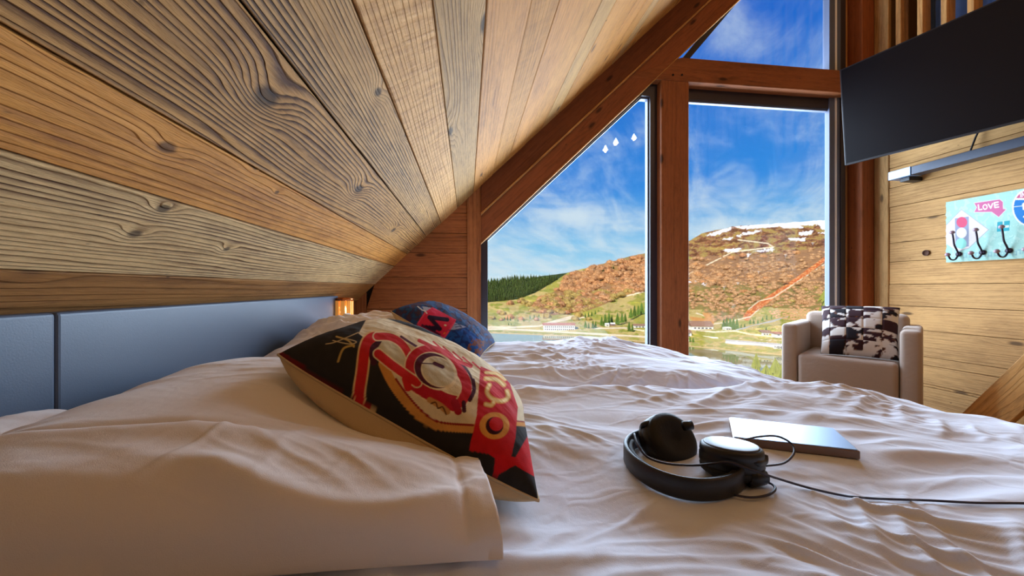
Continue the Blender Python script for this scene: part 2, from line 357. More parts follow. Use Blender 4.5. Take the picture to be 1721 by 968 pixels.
for j in range(len(jx)-1):
    wdt = (jx[j+1]-jx[j])/math.cos(SA)-0.0035
    if j in spec:
        k = dict(spec[j]); mat = wood('ceiling_board_wood', k.pop('light'), k.pop('dark'), vor=False, **k); c = (1, 1, 1, 1)
    else:
        mat = [M['board'], M['board_fine'], M['board_saw']][[1, 0, 1, 2, 1][j % 5]]; v = 0.88+0.2*random.random(); v *= .86; c = (v, v*(.95+.05*random.random()), v*(.80+.1*random.random()), 1)
    up = random.uniform(-0.002, 0.002) if j > 1 else 0
    base = Vector((jx[j], GY, zc(jx[j])))+Vector((math.sin(SA), 0, -math.cos(SA)))*up
    plank('ceiling_board', LEN, wdt, 0.026, mat, cl_, base, (0, -1, 0), UPX, c)      # ex x ey points down into the room
# far slope and shell of the house (closes the room to the sun)
prism('ceiling_far_slope', [(XRIDGE, zc(XRIDGE)+0.035), (7.4, zc(XRIDGE)-3.9), (7.4, zc(XRIDGE)-3.6), (XRIDGE, zc(XRIDGE)+0.30)], -3.0, GY+0.25, M['wallwood'], kind='structure')
box('wall_left', (XL-0.25, -3.0, 0), (XL, GY+0.1, zc(XL)+0.03), M['wallwood'], kind='structure')
box('wall_back', (XL-0.25, -3.12, -0.1), (7.4, -3.0, 5.2), M['wallwood'], kind='structure')
# narrow pale batten above the headboard
plank('trim_1', 3.2, 0.055, 0.012, M['board'], None, (XL+0.0125, GY-0.01, E-0.075), (0, -1, 0), (0, 0, 1), (1.05, 1.0, .92, 1))['kind'] = 'structure'
# gable wall left of the glazing: horizontal planks
gw = prism('wall_gable', [(XL-.25, 0), (0.04, 0), (0.04, zc(0.04)-0.01), (XL-.25, zc(XL-.25))], GY+0.025, GY+0.15, M['backing'], kind='structure')
gz = [0.0, 0.17, 0.33, 0.50, 0.66]+[atY(700, y, GY)[2] for y in (519, 466, 424.7, 391, 356.6, 318)]
xv = atY(616, 500, GY)[0]
for a, b in zip(gz[:-1], gz[1:]):
    cxl = max(xv, (a-C0)/SL+0.002); cxr = 0.0
    p = [(cxl, a+.0015), (cxr, a+.0015), (cxr, min(b-.0015, zc(cxr))), (max(xv, (b-C0)/SL), b-.0015)]
    if cxl > cxr-0.03: continue
    if p[3][0] > p[2][0]-0.004: p = [p[0], p[1], (cxr, zc(cxr))]
    o = prism('gable_plank', [(q[0]-p[0][0], q[1]-a) for q in p], 0, 0.026, M['gablewood'], parent=gw, bevel=0.001)
    # local X = length, local Y = width : re-orient mesh (x,y,z)->(x,z,-y)
    for v in o.data.vertices: v.co = Vector((v.co.x, v.co.z, -v.co.y))
    o.matrix_world = Matrix.Translation((p[0][0], GY-random.uniform(0, .002), a)) @ Matrix.Rotation(math.pi/2, 4, 'X')
    v = .85+.25*random.random(); o.color = (v, v*.97, v*.93, 1)
def vboard(name, x0, x1, y0, y1, z0, z1, mat, color=(1, 1, 1, 1), parent=None, bevel=0.004, **kw):
    """upright timber: local X runs up"""
    msh = box_mesh(name, (0, 0, 0), (z1-z0, x1-x0, y1-y0), mat, bevel, 1)
    o = bpy.data.objects.new(name, msh); put(o, parent, **kw)
    o.matrix_world = Matrix.Translation((x0, y0, z0)) @ Matrix(((0, 1, 0), (0, 0, 1), (1, 0, 0))).to_4x4(); o.color = color; return o
vboard('gable_plank', XL+0.002, xv-0.003, GY, GY+0.026, 0.0, zc(XL)+.04, M['gablewood'], (.8, .78, .75, 1), parent=gw)
tb = prism('trim_2', [(0, 0), (zc(0.002)-0.004, 0), (zc(0.095)-0.004, -0.095), (0, -0.095)], 0, 0.06, M['gablewood'], axis='Z', kind='structure')
tb.matrix_world = Matrix.Translation((0.001, GY-0.012, 0.0)) @ Matrix(((0, -1, 0), (0, 0, 1), (1, 0, 0))).to_4x4(); tb.color = (1.0, 1.05, 1.1, 1)
# gable rafters (two stepped timbers with pale arrises) along the slope
def slope_beam(name, x0, x1, d0, d1, y0, y1, mat, color, **kw):
    """timber under the ceiling between vertical offsets d0<d1 below the ceiling line, cut upright at its foot"""
    ex = UPX; ey = Vector((-math.sin(SA), 0, math.cos(SA))); ez = Vector((0, 1, 0)); o0 = Vector((x0, y0, zc(x0)))
    loc = lambda x, d: ((Vector((x, y0, zc(x)-d))-o0).dot(ex), (Vector((x, y0, zc(x)-d))-o0).dot(ey))
    o = prism(name, [loc(x0, d1), loc(x1, d1), loc(x1, d0), loc(x0, d0)], 0, -(y1-y0), mat, axis='Z', bevel=0.003, **kw)
    o.matrix_world = Matrix.Translation(o0) @ Matrix((ex, ey, -ez)).transposed().to_4x4(); o.color = color; return o
D1 = 0.658+SL*0.999-1.39; D2 = 0.658+SL*0.7-(atY(943, 268.5, GY)[2]-E)
D2 = 0.43
slope_beam('trim_3', 0.095, XRIDGE, 0.0, D1, GY-0.03, GY+0.14, M['beam'], (.62, .52, .45, 1), kind='structure')
slope_beam('trim_4', 0.095, XRIDGE, D1, D1+0.016, GY-0.035, GY+0.03, M['board'], (.95, .85, .75, 1), kind='structure')
slope_beam('trim_5', 0.095, XRIDGE, D1+0.016, D2, GY, GY+0.14, M['beam'], (.95, .85, .8, 1), kind='structure')
slope_beam('trim_6', 0.095, XRIDGE, D2, D2+0.012, GY-0.004, GY+0.05, M['board'], (.95, .85, .75, 1), kind='structure')
# posts and the cross beam
ZB0, ZB1 = 1.555+E, 1.733+E
vboard('trim_7', 1.442, 1.661, GY, GY+0.14, 0.0, ZB0, M['beam'], (1.05, 1, .95, 1), kind='structure')
xb = (ZB1-C0+D2)/SL
cb = prism('trim_8', [(1.16, ZB0), (XR, ZB0), (XR, ZB1), (xb+.03, ZB1)], GY-0.002, GY+0.14, M['beam'], kind='structure', bevel=0.003); cb.color = (1.0, .95, .9, 1)
for px in (1131, 1146): 
    p = atY(px, 126, GY-.004); ob('bolt_head', lathe_mesh('bolt_head', [(0.008, 0), (0.008, 0.004), (0.005, 0.006)], M['backing'], 10), cb, loc=tuple(p), rot=(math.pi/2, 0, 0))
vboard('trim_9', 3.125, XR-0.004, GY-0.02, GY+0.12, 0.0, 4.2, M['beam'], (.95, .8, .7, 1), kind='structure')
vboard('trim_10', 3.045, 3.122, GY+0.09, GY+0.14, 0.0, 4.2, M['wallwood'], (1.1, 1, .9, 1), kind='structure')  # paler wood carries the window light on the post's left side
box('wall_gable_right', (3.12, GY+0.14, 0), (7.4, GY+0.24, 4.6), M['plaster'], kind='structure')
# glazing
GG = GY+0.11
def wpt(x, y): p = atY(x, y, GG); return (p[0], p[2])
zt = wpt(1160, 170)[1]; zfl = 0.05
xl0, xl1 = wpt(818.5, 400)[0], wpt(1088, 400)[0]
d0 = wpt(818.5, 404); d1 = wpt(1074, 166); ztl = wpt(1080, 166)[1]
sl = (d1[1]-d0[1])/(d1[0]-d0[0])
win = empty('window_1', (xl0, GG, 0), kind='structure', label='left gable window pane with sloping top edge')
win.location = (0, 0, 0)
inner = [(xl0, zfl), (xl1, zfl), (xl1, ztl), (d1[0], ztl), (xl0, d0[1])]
outer = [(xl0-.10, zfl-.06), (xl1+.085, zfl-.06), (xl1+.085, ztl+.16), (d1[0]-.06, ztl+.16), (xl0-.10, d0[1]+.05)]
ring('window_frame', outer, inner, GG-0.045, GG+0.03, M['frame'], win)
ring('glazing_bead', inner, [(xl0+.004, zfl+.01), (xl1-.009, zfl+.01), (xl1-.009, ztl-.012), (d1[0]+.004, ztl-.012), (xl0+.004, d0[1]-.006)], GG-0.02, GG+0.02, M['frame_grey'], win)
prism('pane', inner, GG-0.003, GG+0.003, M['glass'], parent=win)
xm0, xm1 = wpt(1150, 400)[0], wpt(1394, 400)[0]
win = empty('window_2', kind='structure', label='large upright gable window pane beside the television')
inner = [(xm0, zfl), (xm1, zfl), (xm1, zt), (xm0, zt)]
ring('window_frame', [(xm0-.08, zfl-.06), (xm1+.10, zfl-.06), (xm1+.10, zt+.14), (xm0-.08, zt+.14)], inner, GG-0.02, GG+0.03, M['frame'], win)
ring('glazing_bead', inner, [(xm0+.012, zfl+.01), (xm1-.004, zfl+.01), (xm1-.004, zt-.014), (xm0+.012, zt-.014)], GG-0.01, GG+0.02, M['frame_grey'], win)
pm = prism('pane', inner, GG-0.003, GG+0.003, M['glass'], parent=win)
def xatpx(px, Y): return atY(px, 400, Y)[0]
for nm, a, b, mt, yy in (('frame_stile', 1394, 1403.5, 'frame_grey', GG-0.03), ('gasket_strip', 1404, 1407, 'gasket', GG-0.036), ('frame_stile', 1407.5, 1413, 'frame_grey', GG-0.04), ('frame_stile', 1413.5, 1421, 'frame', GG-0.05)):
    box(nm, (xatpx(a, yy), yy, zfl-.05), (xatpx(b, yy), GG+.01, zt+.1), M[mt], win, bevel=0.001)
win = empty('window_3', kind='structure', label='triangular upper gable window pane above the cross beam')
zb = E+1.765; e0 = wpt(1152, 97); e1 = wpt(1237, 0); s3 = (e1[1]-e0[1])/(e1[0]-e0[0]); ztop = e0[1]+s3*(xm1-e0[0])
inner = [(e0[0], zb), (xm1, zb), (xm1, ztop)]
ring('window_frame', [(e0[0]-.16, zb-.12), (xm1+.10, zb-.12), (xm1+.10, ztop+.2)], inner, GG-0.045, GG+0.03, M['frame'], win)
prism('pane', inner, GG-0.003, GG+0.003, M['glass'], parent=win)
for nm, a, b, mt, yy in (('frame_stile', 1394, 1403.5, 'frame_grey', GG-0.047), ('gasket_strip', 1404, 1407, 'gasket', GG-0.05), ('frame_stile', 1407.5, 1413, 'frame_grey', GG-0.052)):
    box(nm, (xatpx(a, yy), yy, zb), (xatpx(b, yy), GG+.01, ztop), M[mt], win, bevel=0.001)
# right wall: horizontal planks, measured joints
WT = 1.30+E
wr = box('wall_right', (XR+0.03, -3.0, 0), (XR+0.14, GY+0.14, WT), M['backing'], kind='structure')
wz = [0.0, 0.16, 0.31]+[atX(1491, y, XR)[2] for y in (632, 590, 550, 512.8, 478, 441, 409.6, 375, 349.5, 318, 285, 250, 212)]
wz = sorted(z for z in wz if z < WT-.05)+[WT]
for a, b in zip(wz[:-1], wz[1:]):
    v = .9+.2*random.random()
    plank('wall_plank', GY-0.1+2.9, b-a-.003, 0.027, M['wallwood'], wr, (XR+random.uniform(0, .004), GY-0.1, a+.0015), (0, -1, 0), (0, 0, 1), (v, v*.98, v*.95, 1), bevel=.0015)
vb = vboard('trim_11', 0, 0.1, 0, 0.03, 0, 4.2, M['wallwood'], (.92, .93, .95, 1), kind='structure')
vb.matrix_world = Matrix.Translation((XR-0.008, GY-0.12, 0)) @ Matrix(((0, 0, 1), (0, 1, 0), (1, 0, 0))).to_4x4()
# slatted screen of the upper landing above the wall
sc = empty('slat_screen', (XR+0.05, 1.6, WT), label='upright timber slats of the landing screen above the television', cat='screen')
for i, Y in enumerate(np.arange(2.42, 0.4, -0.135)):
    msh = box_mesh('slat', (0, -.035, -.0175), (3.9-WT-.04, .035, .0175), M['wallwood'], .003, 1); o = bpy.data.objects.new('slat', msh); put(o, sc)
    o.matrix_basis = Matrix.Translation((-.015, Y-1.6, .04)) @ Matrix(((0, 1, 0), (0, 0, 1), (1, 0, 0))).to_4x4(); o.color = (1.1, .98, .85, 1)
o = box('bottom_rail', (-0.06, -1.25, 0.0), (0.05, 0.92, 0.04), M['wallwood'], sc)
lw = box('wall_landing', (4.6, -3.0, 0), (4.7, GY+.14, 4.0), M['backing'], kind='structure')
for i in range(9):
    plank('wall_plank', 5.4, 0.18, 0.02, M['wallwood'], lw, (4.595, GY, WT+i*0.183), (0, -1, 0), (0, 0, 1), (.8, .78, .76, 1))
box('floor_landing', (XR+0.14, -3.0, WT-.12), (4.6, GY+.14, WT-.02), M['plaster'], kind='structure')
M['backdrop'] = cloth('blue_backdrop', lin(84, 108, 160), 500, var=.5)  # added sheet; its blue stands for the bluish light between the slats
V = []; Fc = []
for i in range(81):
    yy = 2.44-i*0.019; xx = 3.52+0.025*math.sin(i*1.1)
    V += [(xx, yy, WT-.02), (xx, yy, 3.7)]
    if i: Fc.append((2*i-2, 2*i, 2*i+1, 2*i-1))
ct = ob('backdrop', me('backdrop', V, Fc, M['backdrop'], True), label='added blue curtain hanging behind the upright slats', cat='backdrop')
sm = ct.modifiers.new('thick', 'SOLIDIFY'); sm.thickness = 0.004

# ================================================================ furniture
ZT = E-0.28                       # top of the bedding
# ---------------- headboard
M['leather'] = plain('blue_grey_leather', lin(84, 100, 122), 0.42, nscale=420, nstr=0.1, var=0.2)
HX = -0.66; HZ = E-0.04
hb = empty('headboard', (HX-0.04, 0.9, 0), label='blue-grey leather headboard running behind both beds', cat='headboard')
ys = atX(95, 560, HX)[1]
def hb_panel(y0, y1):
    b = box_mesh('panel', (-.727-hb.location.x, y0-0.9, 0.12), (HX-hb.location.x, y1-0.9, HZ), M['leather'], 0.006, 3); return ob('panel', b, hb)
hb_panel(-0.35, ys-.0); hb_panel(ys+.0004, 2.0)
# ---------------- beds
M['bedbase'] = cloth('grey_bed_base', lin(120, 112, 108), 700, var=.3)
M['mattress'] = cloth('white_mattress', lin(225, 220, 214), 600)
M['leg'] = plain('dark_bed_leg', lin(50, 36, 26), 0.5, nscale=40)
def bed(label, y0, y1, x1):
    yc = (y0+y1)/2; t = empty('bed', ((HX+x1)/2, yc, 0), label=label, cat='bed'); ox, oy = t.location.x, yc
    box('bed_base', (HX+.01-ox, y0+.02-oy, .1), (x1-.08-ox, y1-.02-oy, .30), M['bedbase'], t, bevel=.015)
    box('mattress', (HX+.01-ox, y0+.015-oy, .30), (x1-.08-ox, y1-.015-oy, ZT-.16), M['mattress'], t, bevel=.04, seg=4)
    for a in (HX+.12, x1-.2):
        for b in (y0+.1, y1-.1):
            ob('leg', lathe_mesh('leg', [(.02, 0), (.026, .1)], M['leg'], 12), t, loc=(a-ox, b-oy, 0))
    return t
bed('low single bed nearest the camera under a rumpled white duvet', 0.06, 1.0, 1.40)
bed('low single bed nearest the windows under a rumpled white duvet', 1.10, 1.97, 1.36)
def wr_folds(x, y, seed):
    """rumpled cotton: long soft folds along the bed plus short sharp creases"""
    wx = x+0.10*pn(x*2.2, y*2.2, seed+1); wy = y+0.05*pn(x*2.5, y*3.0, seed+2)
    def rid(a, b, s, p): return np.exp(-(pn(a, b, s)*p*.95)**2)
    r = lambda ang: (wx*math.cos(ang)+wy*math.sin(ang), -wx*math.sin(ang)+wy*math.cos(ang))
    a1 = r(-0.12); a2 = r(0.30); a3 = r(-0.75); a4 = r(0.9)
    m1 = ss(-.25, .5, pn(x*2.1, y*2.4, seed+11)); m2 = ss(-.2, .5, pn(x*2.6+5, y*2.6, seed+12)); m3 = ss(0., .5, pn(x*3.1, y*3.1+4, seed+13)); m4 = ss(0., .5, pn(x*3.4+9, y*3.1+4, seed+14))
    h = 0.016*pn(a1[0]*1.8, a1[1]*7.0, seed+3)
    h += 0.015*m1*rid(a1[0]*2.2, a1[1]*11., seed+4, 4)+0.011*m2*rid(a2[0]*2.6, a2[1]*14., seed+5, 5)
    h += 0.008*m3*rid(a3[0]*3.5, a3[1]*15., seed+6, 6)+0.007*m4*rid(a4[0]*4., a4[1]*17., seed+7, 6)
    h += 0.0034*rid(a1[0]*7, a1[1]*32., seed+8, 4)*m2+0.0026*rid(a3[0]*9, a3[1]*36., seed+9, 4)*m3
    return h-.008
PRESS = [(atZ(1170, 790, ZT)[:2], .15, ZT), (atZ(1330, 735, ZT)[:2], .13, ZT-.002)]
def press(Z, X, Y):               # things lying on the duvet flatten its folds
    for (c_, r_, z_) in PRESS:
        k = np.exp(-(((X-c_[0])**2+(Y-c_[1])**2)/r_**2)**3); Z = Z+(z_-Z)*k
    return Z
def duvet(name, label, x0, x1, y0, y1, crown, seed, nx, ny, rx=0.12, ry=0.085, skirt=0.20):
    def axis(n, a, b, r, s0, s1):
        """arc-length samples over an edge: hanging side, rounded shoulder, flat, shoulder, hanging side"""
        segs = []; tot = s0+r*math.pi/2*(s0 > 0)+(b-a)-r*(s0 > 0)-r*(s1 > 0)+r*math.pi/2*(s1 > 0)+s1
        p = np.linspace(0, tot, n); pos = np.empty(n); drop = np.empty(n)
        for i, s in enumerate(p):
            if s0 > 0:
                if s < s0: pos[i] = a-0.012*math.sin(s*9); drop[i] = r+s0-s; continue
                s -= s0
                if s < r*math.pi/2: th = s/r; pos[i] = a+r-r*math.cos(th); drop[i] = r-r*math.sin(th); continue
                s -= r*math.pi/2; st = a+r
            else: st = a
            fl_ = (b-r if s1 > 0 else b)-st
            if s <= fl_: pos[i] = st+s; drop[i] = 0; continue
            s -= fl_
            if s < r*math.pi/2: th = s/r; pos[i] = b-r+r*math.sin(th); drop[i] = r-r*math.cos(th); continue
            pos[i] = b; drop[i] = r+(s-r*math.pi/2)
        return pos, drop
    px, dx_ = axis(nx, x0, x1, rx, 0, skirt); py, dy_ = axis(ny, y0, y1, ry, skirt, skirt)
    X, Y = np.meshgrid(px, py, indexing='ij'); DX, DY = np.meshgrid(dx_, dy_, indexing='ij')
    drop = np.sqrt(DX**2+DY**2)
    top = crown(X, Y); f = wr_folds(X, Y, seed)*np.clip(1-drop*2.0, .25, 1)
    Z = (press(top+f, X, Y) if seed == 1 else top+f)-drop
    side = np.clip(drop/.12, 0, 1)
    hz = Z*1.0
    X = X+side*(DX > DY)*0.012*pn(Y*9, hz*4, seed+21); Y = Y+side*(DY >= DX)*np.sign(Y-(y0+y1)/2)*0.012*pn(X*9, hz*4, seed+22)
    V = np.stack([X, Y, np.maximum(Z, .30)], -1).reshape(-1, 3)
    I = np.arange(nx*ny).reshape(nx, ny); Fq = np.stack([I[:-1, :-1], I[1:, :-1], I[1:, 1:], I[:-1, 1:]], -1).reshape(-1, 4)
    o = ob(name, me(name, V, Fq, M['linen'], True), label=label, cat='duvet')
    return o
c1_ = lambda X, Y: ZT+0.004-0.055*ss(.75, 1.42, X)-0.004*np.cos((Y-.5)*6)
duvet('duvet', 'rumpled white duvet on the near bed under headphones and tablet', -.60, 1.42, 0.03, 1.03, c1_, 1, 900, 520)
c2_ = lambda X, Y: ZT+0.006-0.115*ss(.62, 1.40, X)+0.008*np.sin((Y-1.1)*3.4)
duvet('duvet', 'rumpled white duvet on the far bed below the windows', -.60, 1.38, 1.085, 1.99, c2_, 5, 700, 340)
# ---------------- pillows
def interp(pts, X, Y, s=0.16):
    W = 0; Z = 0
    for (a, b, z) in pts: wgt = np.exp(-((X-a)**2+(Y-b)**2)/(2*s*s))+1e-9; W = W+wgt; Z = Z+wgt*z
    return Z/W
def pillow(name, label, corners, ctrl, zbase, seed, n=150, p=0.34, hem=None, s=.16, mat='linen_pillow', wr=1.0, group=None, fold=False):
    u = np.linspace(-1, 1, n); Uu, Vv = np.meshgrid(u, u, indexing='ij')
    A, B, C, D = [np.array(c, float) for c in corners]; k = 0.05
    u2 = Uu*(1-k*(1-Vv**2)); v2 = Vv*(1-k*(1-Uu**2)); a = (u2+1)/2; b = (v2+1)/2
    XY = ((1-a)*(1-b))[..., None]*A+(a*(1-b))[..., None]*B+(a*b)[..., None]*C+((1-a)*b)[..., None]*D
    X, Y = XY[..., 0], XY[..., 1]
    prof = (np.clip((1-np.abs(Uu)**3.2), 0, 1)*np.clip((1-np.abs(Vv)**3.2), 0, 1))**p
    if hem: prof = hem(Uu, Vv, prof)
    top = interp(ctrl, X, Y, s)
    zb = zbase+.012
    f = wr_folds(X*1.2+3, Y*1.2+1, seed)*wr*np.clip(prof*1.2, 0, 1)
    Zt = zb+(top-zb)*prof+f
    if fold:                       # long crease along the pillow and the soft ridge in front of it
        yc = atZ(170, 698, E-.155)[1]+.02*(X+.4); Zt = Zt-.009*np.exp(-((Y-yc)/.011)**2)*ss(-.18, -.34, X)+.006*np.exp(-((Y-yc+.02)/.02)**2)*ss(-.18, -.34, X)
        Zt = Zt+.012*np.exp(-((Y-.40-.03*np.sin(X*14))/.02)**2)*ss(-.34, -.24, X)*ss(.02, -.02, X)
    Zb = zb-0.012*prof
    I = np.arange(n*n).reshape(n, n); V = np.concatenate([np.stack([X, Y, Zt], -1).reshape(-1, 3), np.stack([X, Y, Zb], -1).reshape(-1, 3)])
    q = lambda J: np.stack([J[:-1, :-1], J[1:, :-1], J[1:, 1:], J[:-1, 1:]], -1).reshape(-1, 4)
    F1 = q(I); F2 = q(I+n*n)[:, ::-1]; bd = np.concatenate([I[:, 0], I[-1, 1:], I[-2::-1, -1], I[0, -2:0:-1]])
    F3 = [(bd[i], bd[i]+n*n, bd[(i+1) % len(bd)]+n*n, bd[(i+1) % len(bd)]) for i in range(len(bd))]
    m_ = me(name, V, list(map(tuple, F1))+list(map(tuple, F2))+F3, M[mat], True)
    return ob(name, m_, label=label, cat='pillow', group=group)
def hem1(U_, V_, prof):           # open hemmed end on the +X side stays thin and squarer
    h = ss(.86, .96, U_); return prof*(1-h)+h*np.clip((1-np.abs(V_)**8), 0, 1)**.4*(0.64-.10*np.exp(-((U_-.90)/.012)**2))
e = E
ctrl1 = [(-.66, .36, e-.165), (-.62, .55, e-.150), (-.62, .80, e-.140), (-.58, 1.0, e-.125), (-.40, .38, e-.150), (-.36, .62, e-.160), (-.33, .85, e-.150), (-.18, .385, e-.158), (-.14, .62, e-.215), (-.12, .85, e-.23), (0.0, .385, e-.195), (.02, .65, e-.25)]
pillow('pillow', 'large white pillow with hemmed end in the left foreground', [(-.645, .335), (.035, .355), (.0, .93), (-.645, 1.06)], ctrl1, ZT+.006, 31, n=260, hem=hem1, s=.10, wr=.34, fold=True)
ctrl2 = [(-.6, 1.25, e-.16), (-.55, 1.5, e-.10), (-.45, 1.65, e-.095), (-.3, 1.65, e-.12), (-.15, 1.6, e-.17), (-.3, 1.3, e-.17), (-.1, 1.3, e-.20), (-.4, 1.3, e-.15)]
pillow('pillow', 'white pillow on the far bed against the headboard', [(-.645, 1.17), (-.05, 1.2), (-.05, 1.86), (-.645, 1.86)], ctrl2, ZT+.008, 41, n=150, s=.15, wr=1.3)
ctrl3 = [(-.62, .6, atX(60, 648, -.62)[2]), (-.62, .4, atX(60, 648, -.62)[2]-.01), (-.5, .5, ZT+.05)]
pillow('pillow', 'sliver of white pillow tucked against the headboard at far left', [(-.652, .30), (-.54, .30), (-.54, .66), (-.652, .70)], ctrl3, ZT+.004, 51, n=60, s=.1, wr=.4)
# ---------------- printed cushions
def cushion(name, label, A, B, C, D, front, back, n, paint, seed, pw=0.45, mat_front='print', mat_back='canvas', pull=0.035, wr=0.004, roll=0.05):
    """A,B,C,D seam corners (counter-clockwise seen from the printed side)"""
    A, B, C, D = [np.array(p, float) for p in (A, B, C, D)]
    cen = (A+B+C+D)/4; nrm = np.cross(B-A, D-A); nrm /= np.linalg.norm(nrm)
    u = np.linspace(-1, 1, n); U_, V_ = np.meshgrid(u, u, indexing='ij')
    u2 = U_*(1-pull*(1-V_**2)); v2 = V_*(1-pull*(1-U_**2)); a = ((u2+1)/2)[..., None]; b = ((v2+1)/2)[..., None]
    P = (1-a)*(1-b)*A+a*(1-b)*B+a*b*C+(1-a)*b*D
    prof = (np.clip(1-np.abs(U_)**2.4, 0, 1)*np.clip(1-np.abs(V_)**2.4, 0, 1))**pw
    nz = wr*fbm(U_*2.2, V_*2.2, 4, seed)*np.clip(prof*1.5, 0, 1)
    T = P+nrm*((front*prof+nz)[..., None]); Bk = P-nrm*((back*prof+nz)[..., None])
    ev = (D-A)/np.linalg.norm(D-A); tt = np.clip((V_+1)/.75, 0, 1); g_ = roll*np.sin(np.pi*tt**.55)*np.clip(1-np.abs(U_)**3, 0, 1)**.7
    Bk = Bk-ev*g_[..., None]; T = T-ev*(.35*roll*np.clip(1-(V_+1)/.5, 0, 1)**2*np.clip(1-np.abs(U_)**3, 0, 1))[..., None]; Bk = Bk-ev*(.35*roll*np.clip(1-(V_+1)/.5, 0, 1)**2*np.clip(1-np.abs(U_)**3, 0, 1))[..., None]
    t = empty(name, tuple(cen), label=label, cat='cushion')
    I = np.arange(n*n).reshape(n, n); q = np.stack([I[:-1, :-1], I[1:, :-1], I[1:, 1:], I[:-1, 1:]], -1).reshape(-1, 4)
    tm = me('printed_front', (T-cen).reshape(-1, 3), q, M[mat_front], True); set_color(tm, paint(T.reshape(-1, 3), U_.ravel(), V_.ravel()))
    ob('printed_front', tm, t)
    ob('plain_back', me('plain_back', (Bk-cen).reshape(-1, 3), q[:, ::-1], M[mat_back], True), t)
    bd = np.concatenate([I[:, 0], I[-1, 1:], I[-2::-1, -1], I[0, -2:-1]]); bp = [tuple((T-cen).reshape(-1, 3)[k]) for k in bd[::4]]
    tube('seam_piping', bp+[bp[0]], 0.0022, M[mat_back], t, sides=6)
    return t, T
def zm(ox, oy, sc_): return lambda P: [(ox+a/sc_, oy+b/sc_) for a, b in P]
z7 = zm(430, 480, 2.548); z2 = zm(640, 560, 3.225); z3 = zm(640, 500, 8.067)
def paint_B(T, U_, V_):
    x, y = proj(T); n = len(x); c = np.empty((n, 3)); c[:] = L3(46, 42, 40)
    nz = fbm(x*.05, y*.05, 3, 77)[:, None]
    def fill(P, col): over(c, apoly(x, y, P), col)
    def stroke(P, w_, col, sm=True): over(c, aline(x, y, smoothline(P) if sm else P, w_/2/2.548), col)
    stroke(z7([(80, 290), (180, 350), (300, 440), (430, 545), (560, 640), (730, 730)]), 42, (112, 28, 26))
    cream = z7([(440, 205), (470, 150), (500, 120), (900, 260), (1300, 430), (1330, 640), (1195, 600), (1120, 600), (930, 625), (770, 612), (700, 562), (620, 470), (560, 370), (535, 320), (505, 300), (500, 250)])
    fill(cream, (226, 208, 172))
    stroke(z7([(545, 335), (575, 400), (625, 475), (700, 555), (775, 598), (930, 612)]), 40, (214, 150, 74))
    stroke(z7([(600, 400), (650, 470), (720, 545), (790, 585), (930, 598)]), 9, (150, 34, 34))
    stroke(z7([(1118, 592), (1200, 598)]), 18, (214, 150, 74)); stroke(z7([(1118, 580), (1200, 588)]), 6, (150, 34, 34))
    for w_, col in ((58, (232, 196, 140)), (44, (206, 38, 40))):                                  # long red swash
        stroke(z7([(560, 222), (500, 222), (470, 262), (455, 370), (442, 470), (455, 530), (500, 580)]), w_, col)
    stroke(z7([(540, 240), (505, 262), (498, 300), (505, 330)]), 26, (72, 26, 44))
    fill(z7([(545, 232), (585, 236), (618, 262), (640, 300), (642, 352), (590, 312), (525, 262)]), (206, 196, 164))
    stroke(z7([(520, 275), (580, 322), (640, 358)]), 12, (72, 26, 44))
    for w_, col in ((42, (236, 214, 176)), (31, (208, 44, 46))):                                  # upper bowl, bar
        stroke(z7([(520, 217), (575, 220), (622, 246), (654, 292), (664, 340), (662, 385)]), w_, col)
    stroke(z7([(690, 262), (655, 240), (622, 218)]), 10, (84, 30, 50))
    for w_, col in ((80, (240, 222, 186)), (68, (188, 30, 50))): stroke(z7([(672, 412), (735, 452), (800, 490), (850, 505)]), w_, col)      # heavy lower stroke
    for w_, col in ((54, (240, 222, 186)), (43, (200, 38, 48))):                                  # lower bowl
        stroke(z7([(662, 400), (664, 330), (692, 290), (745, 276), (805, 296), (858, 342), (896, 402), (902, 452), (880, 500)]), w_, col)
    for w_, col in ((48, (236, 214, 176)), (37, (210, 40, 42))): stroke(z7([(524, 292), (580, 338), (650, 388), (690, 415)]), w_, col, False)
    stroke(z7([(642, 400), (652, 436)]), 34, (206, 38, 42)); stroke(z7([(852, 500), (866, 538)]), 34, (164, 26, 46)); stroke(z7([(890, 500), (892, 536)]), 18, (72, 24, 40))
    stroke(z7([(930, 405), (934, 450), (916, 490)]), 17, (72, 24, 40)); stroke(z7([(868, 322), (908, 366), (930, 412)]), 10, (72, 24, 40))
    q0 = z7([(770, 366)])[0]; over(c, aell(ell(x, y, *q0, 98/2.548, 76/2.548, .55), 34), (240, 222, 186))
    q1 = z7([(764, 364)])[0]; over(c, aell(ell(x, y, *q1, 90/2.548, 70/2.548, .55), 31), (84, 30, 50))
    q2 = z7([(781, 369)])[0]; over(c, aell(ell(x, y, *q2, 78/2.548, 62/2.548, .55), 27), (236, 220, 186)); over(c, aell(ell(x, y, *q2, 73/2.548, 57/2.548, .55), 25), (212, 204, 178))
    stroke(z7([(708, 332), (760, 335)]), 5, (72, 24, 40)); stroke(z7([(765, 333), (800, 348)]), 16, (84, 36, 56))
    stroke(z7([(745, 490), (790, 515), (820, 540)]), 26, (196, 142, 84)); stroke(z7([(750, 505), (770, 500), (780, 525), (800, 520), (815, 552)]), 6, (84, 52, 30))
    for k in range(5): stroke(z7([(760+k*42, 240+k*22), (800+k*42, 275+k*22)]), 7, (206, 60, 60))
    stroke(z7([(700, 235), (780, 275), (860, 320), (920, 345)]), 16, (206, 60, 60))
    for k in range(4): stroke(z7([(1120+k*14, 440+k*16), (1165+k*9, 540+k*10)]), 4, (120, 84, 70))
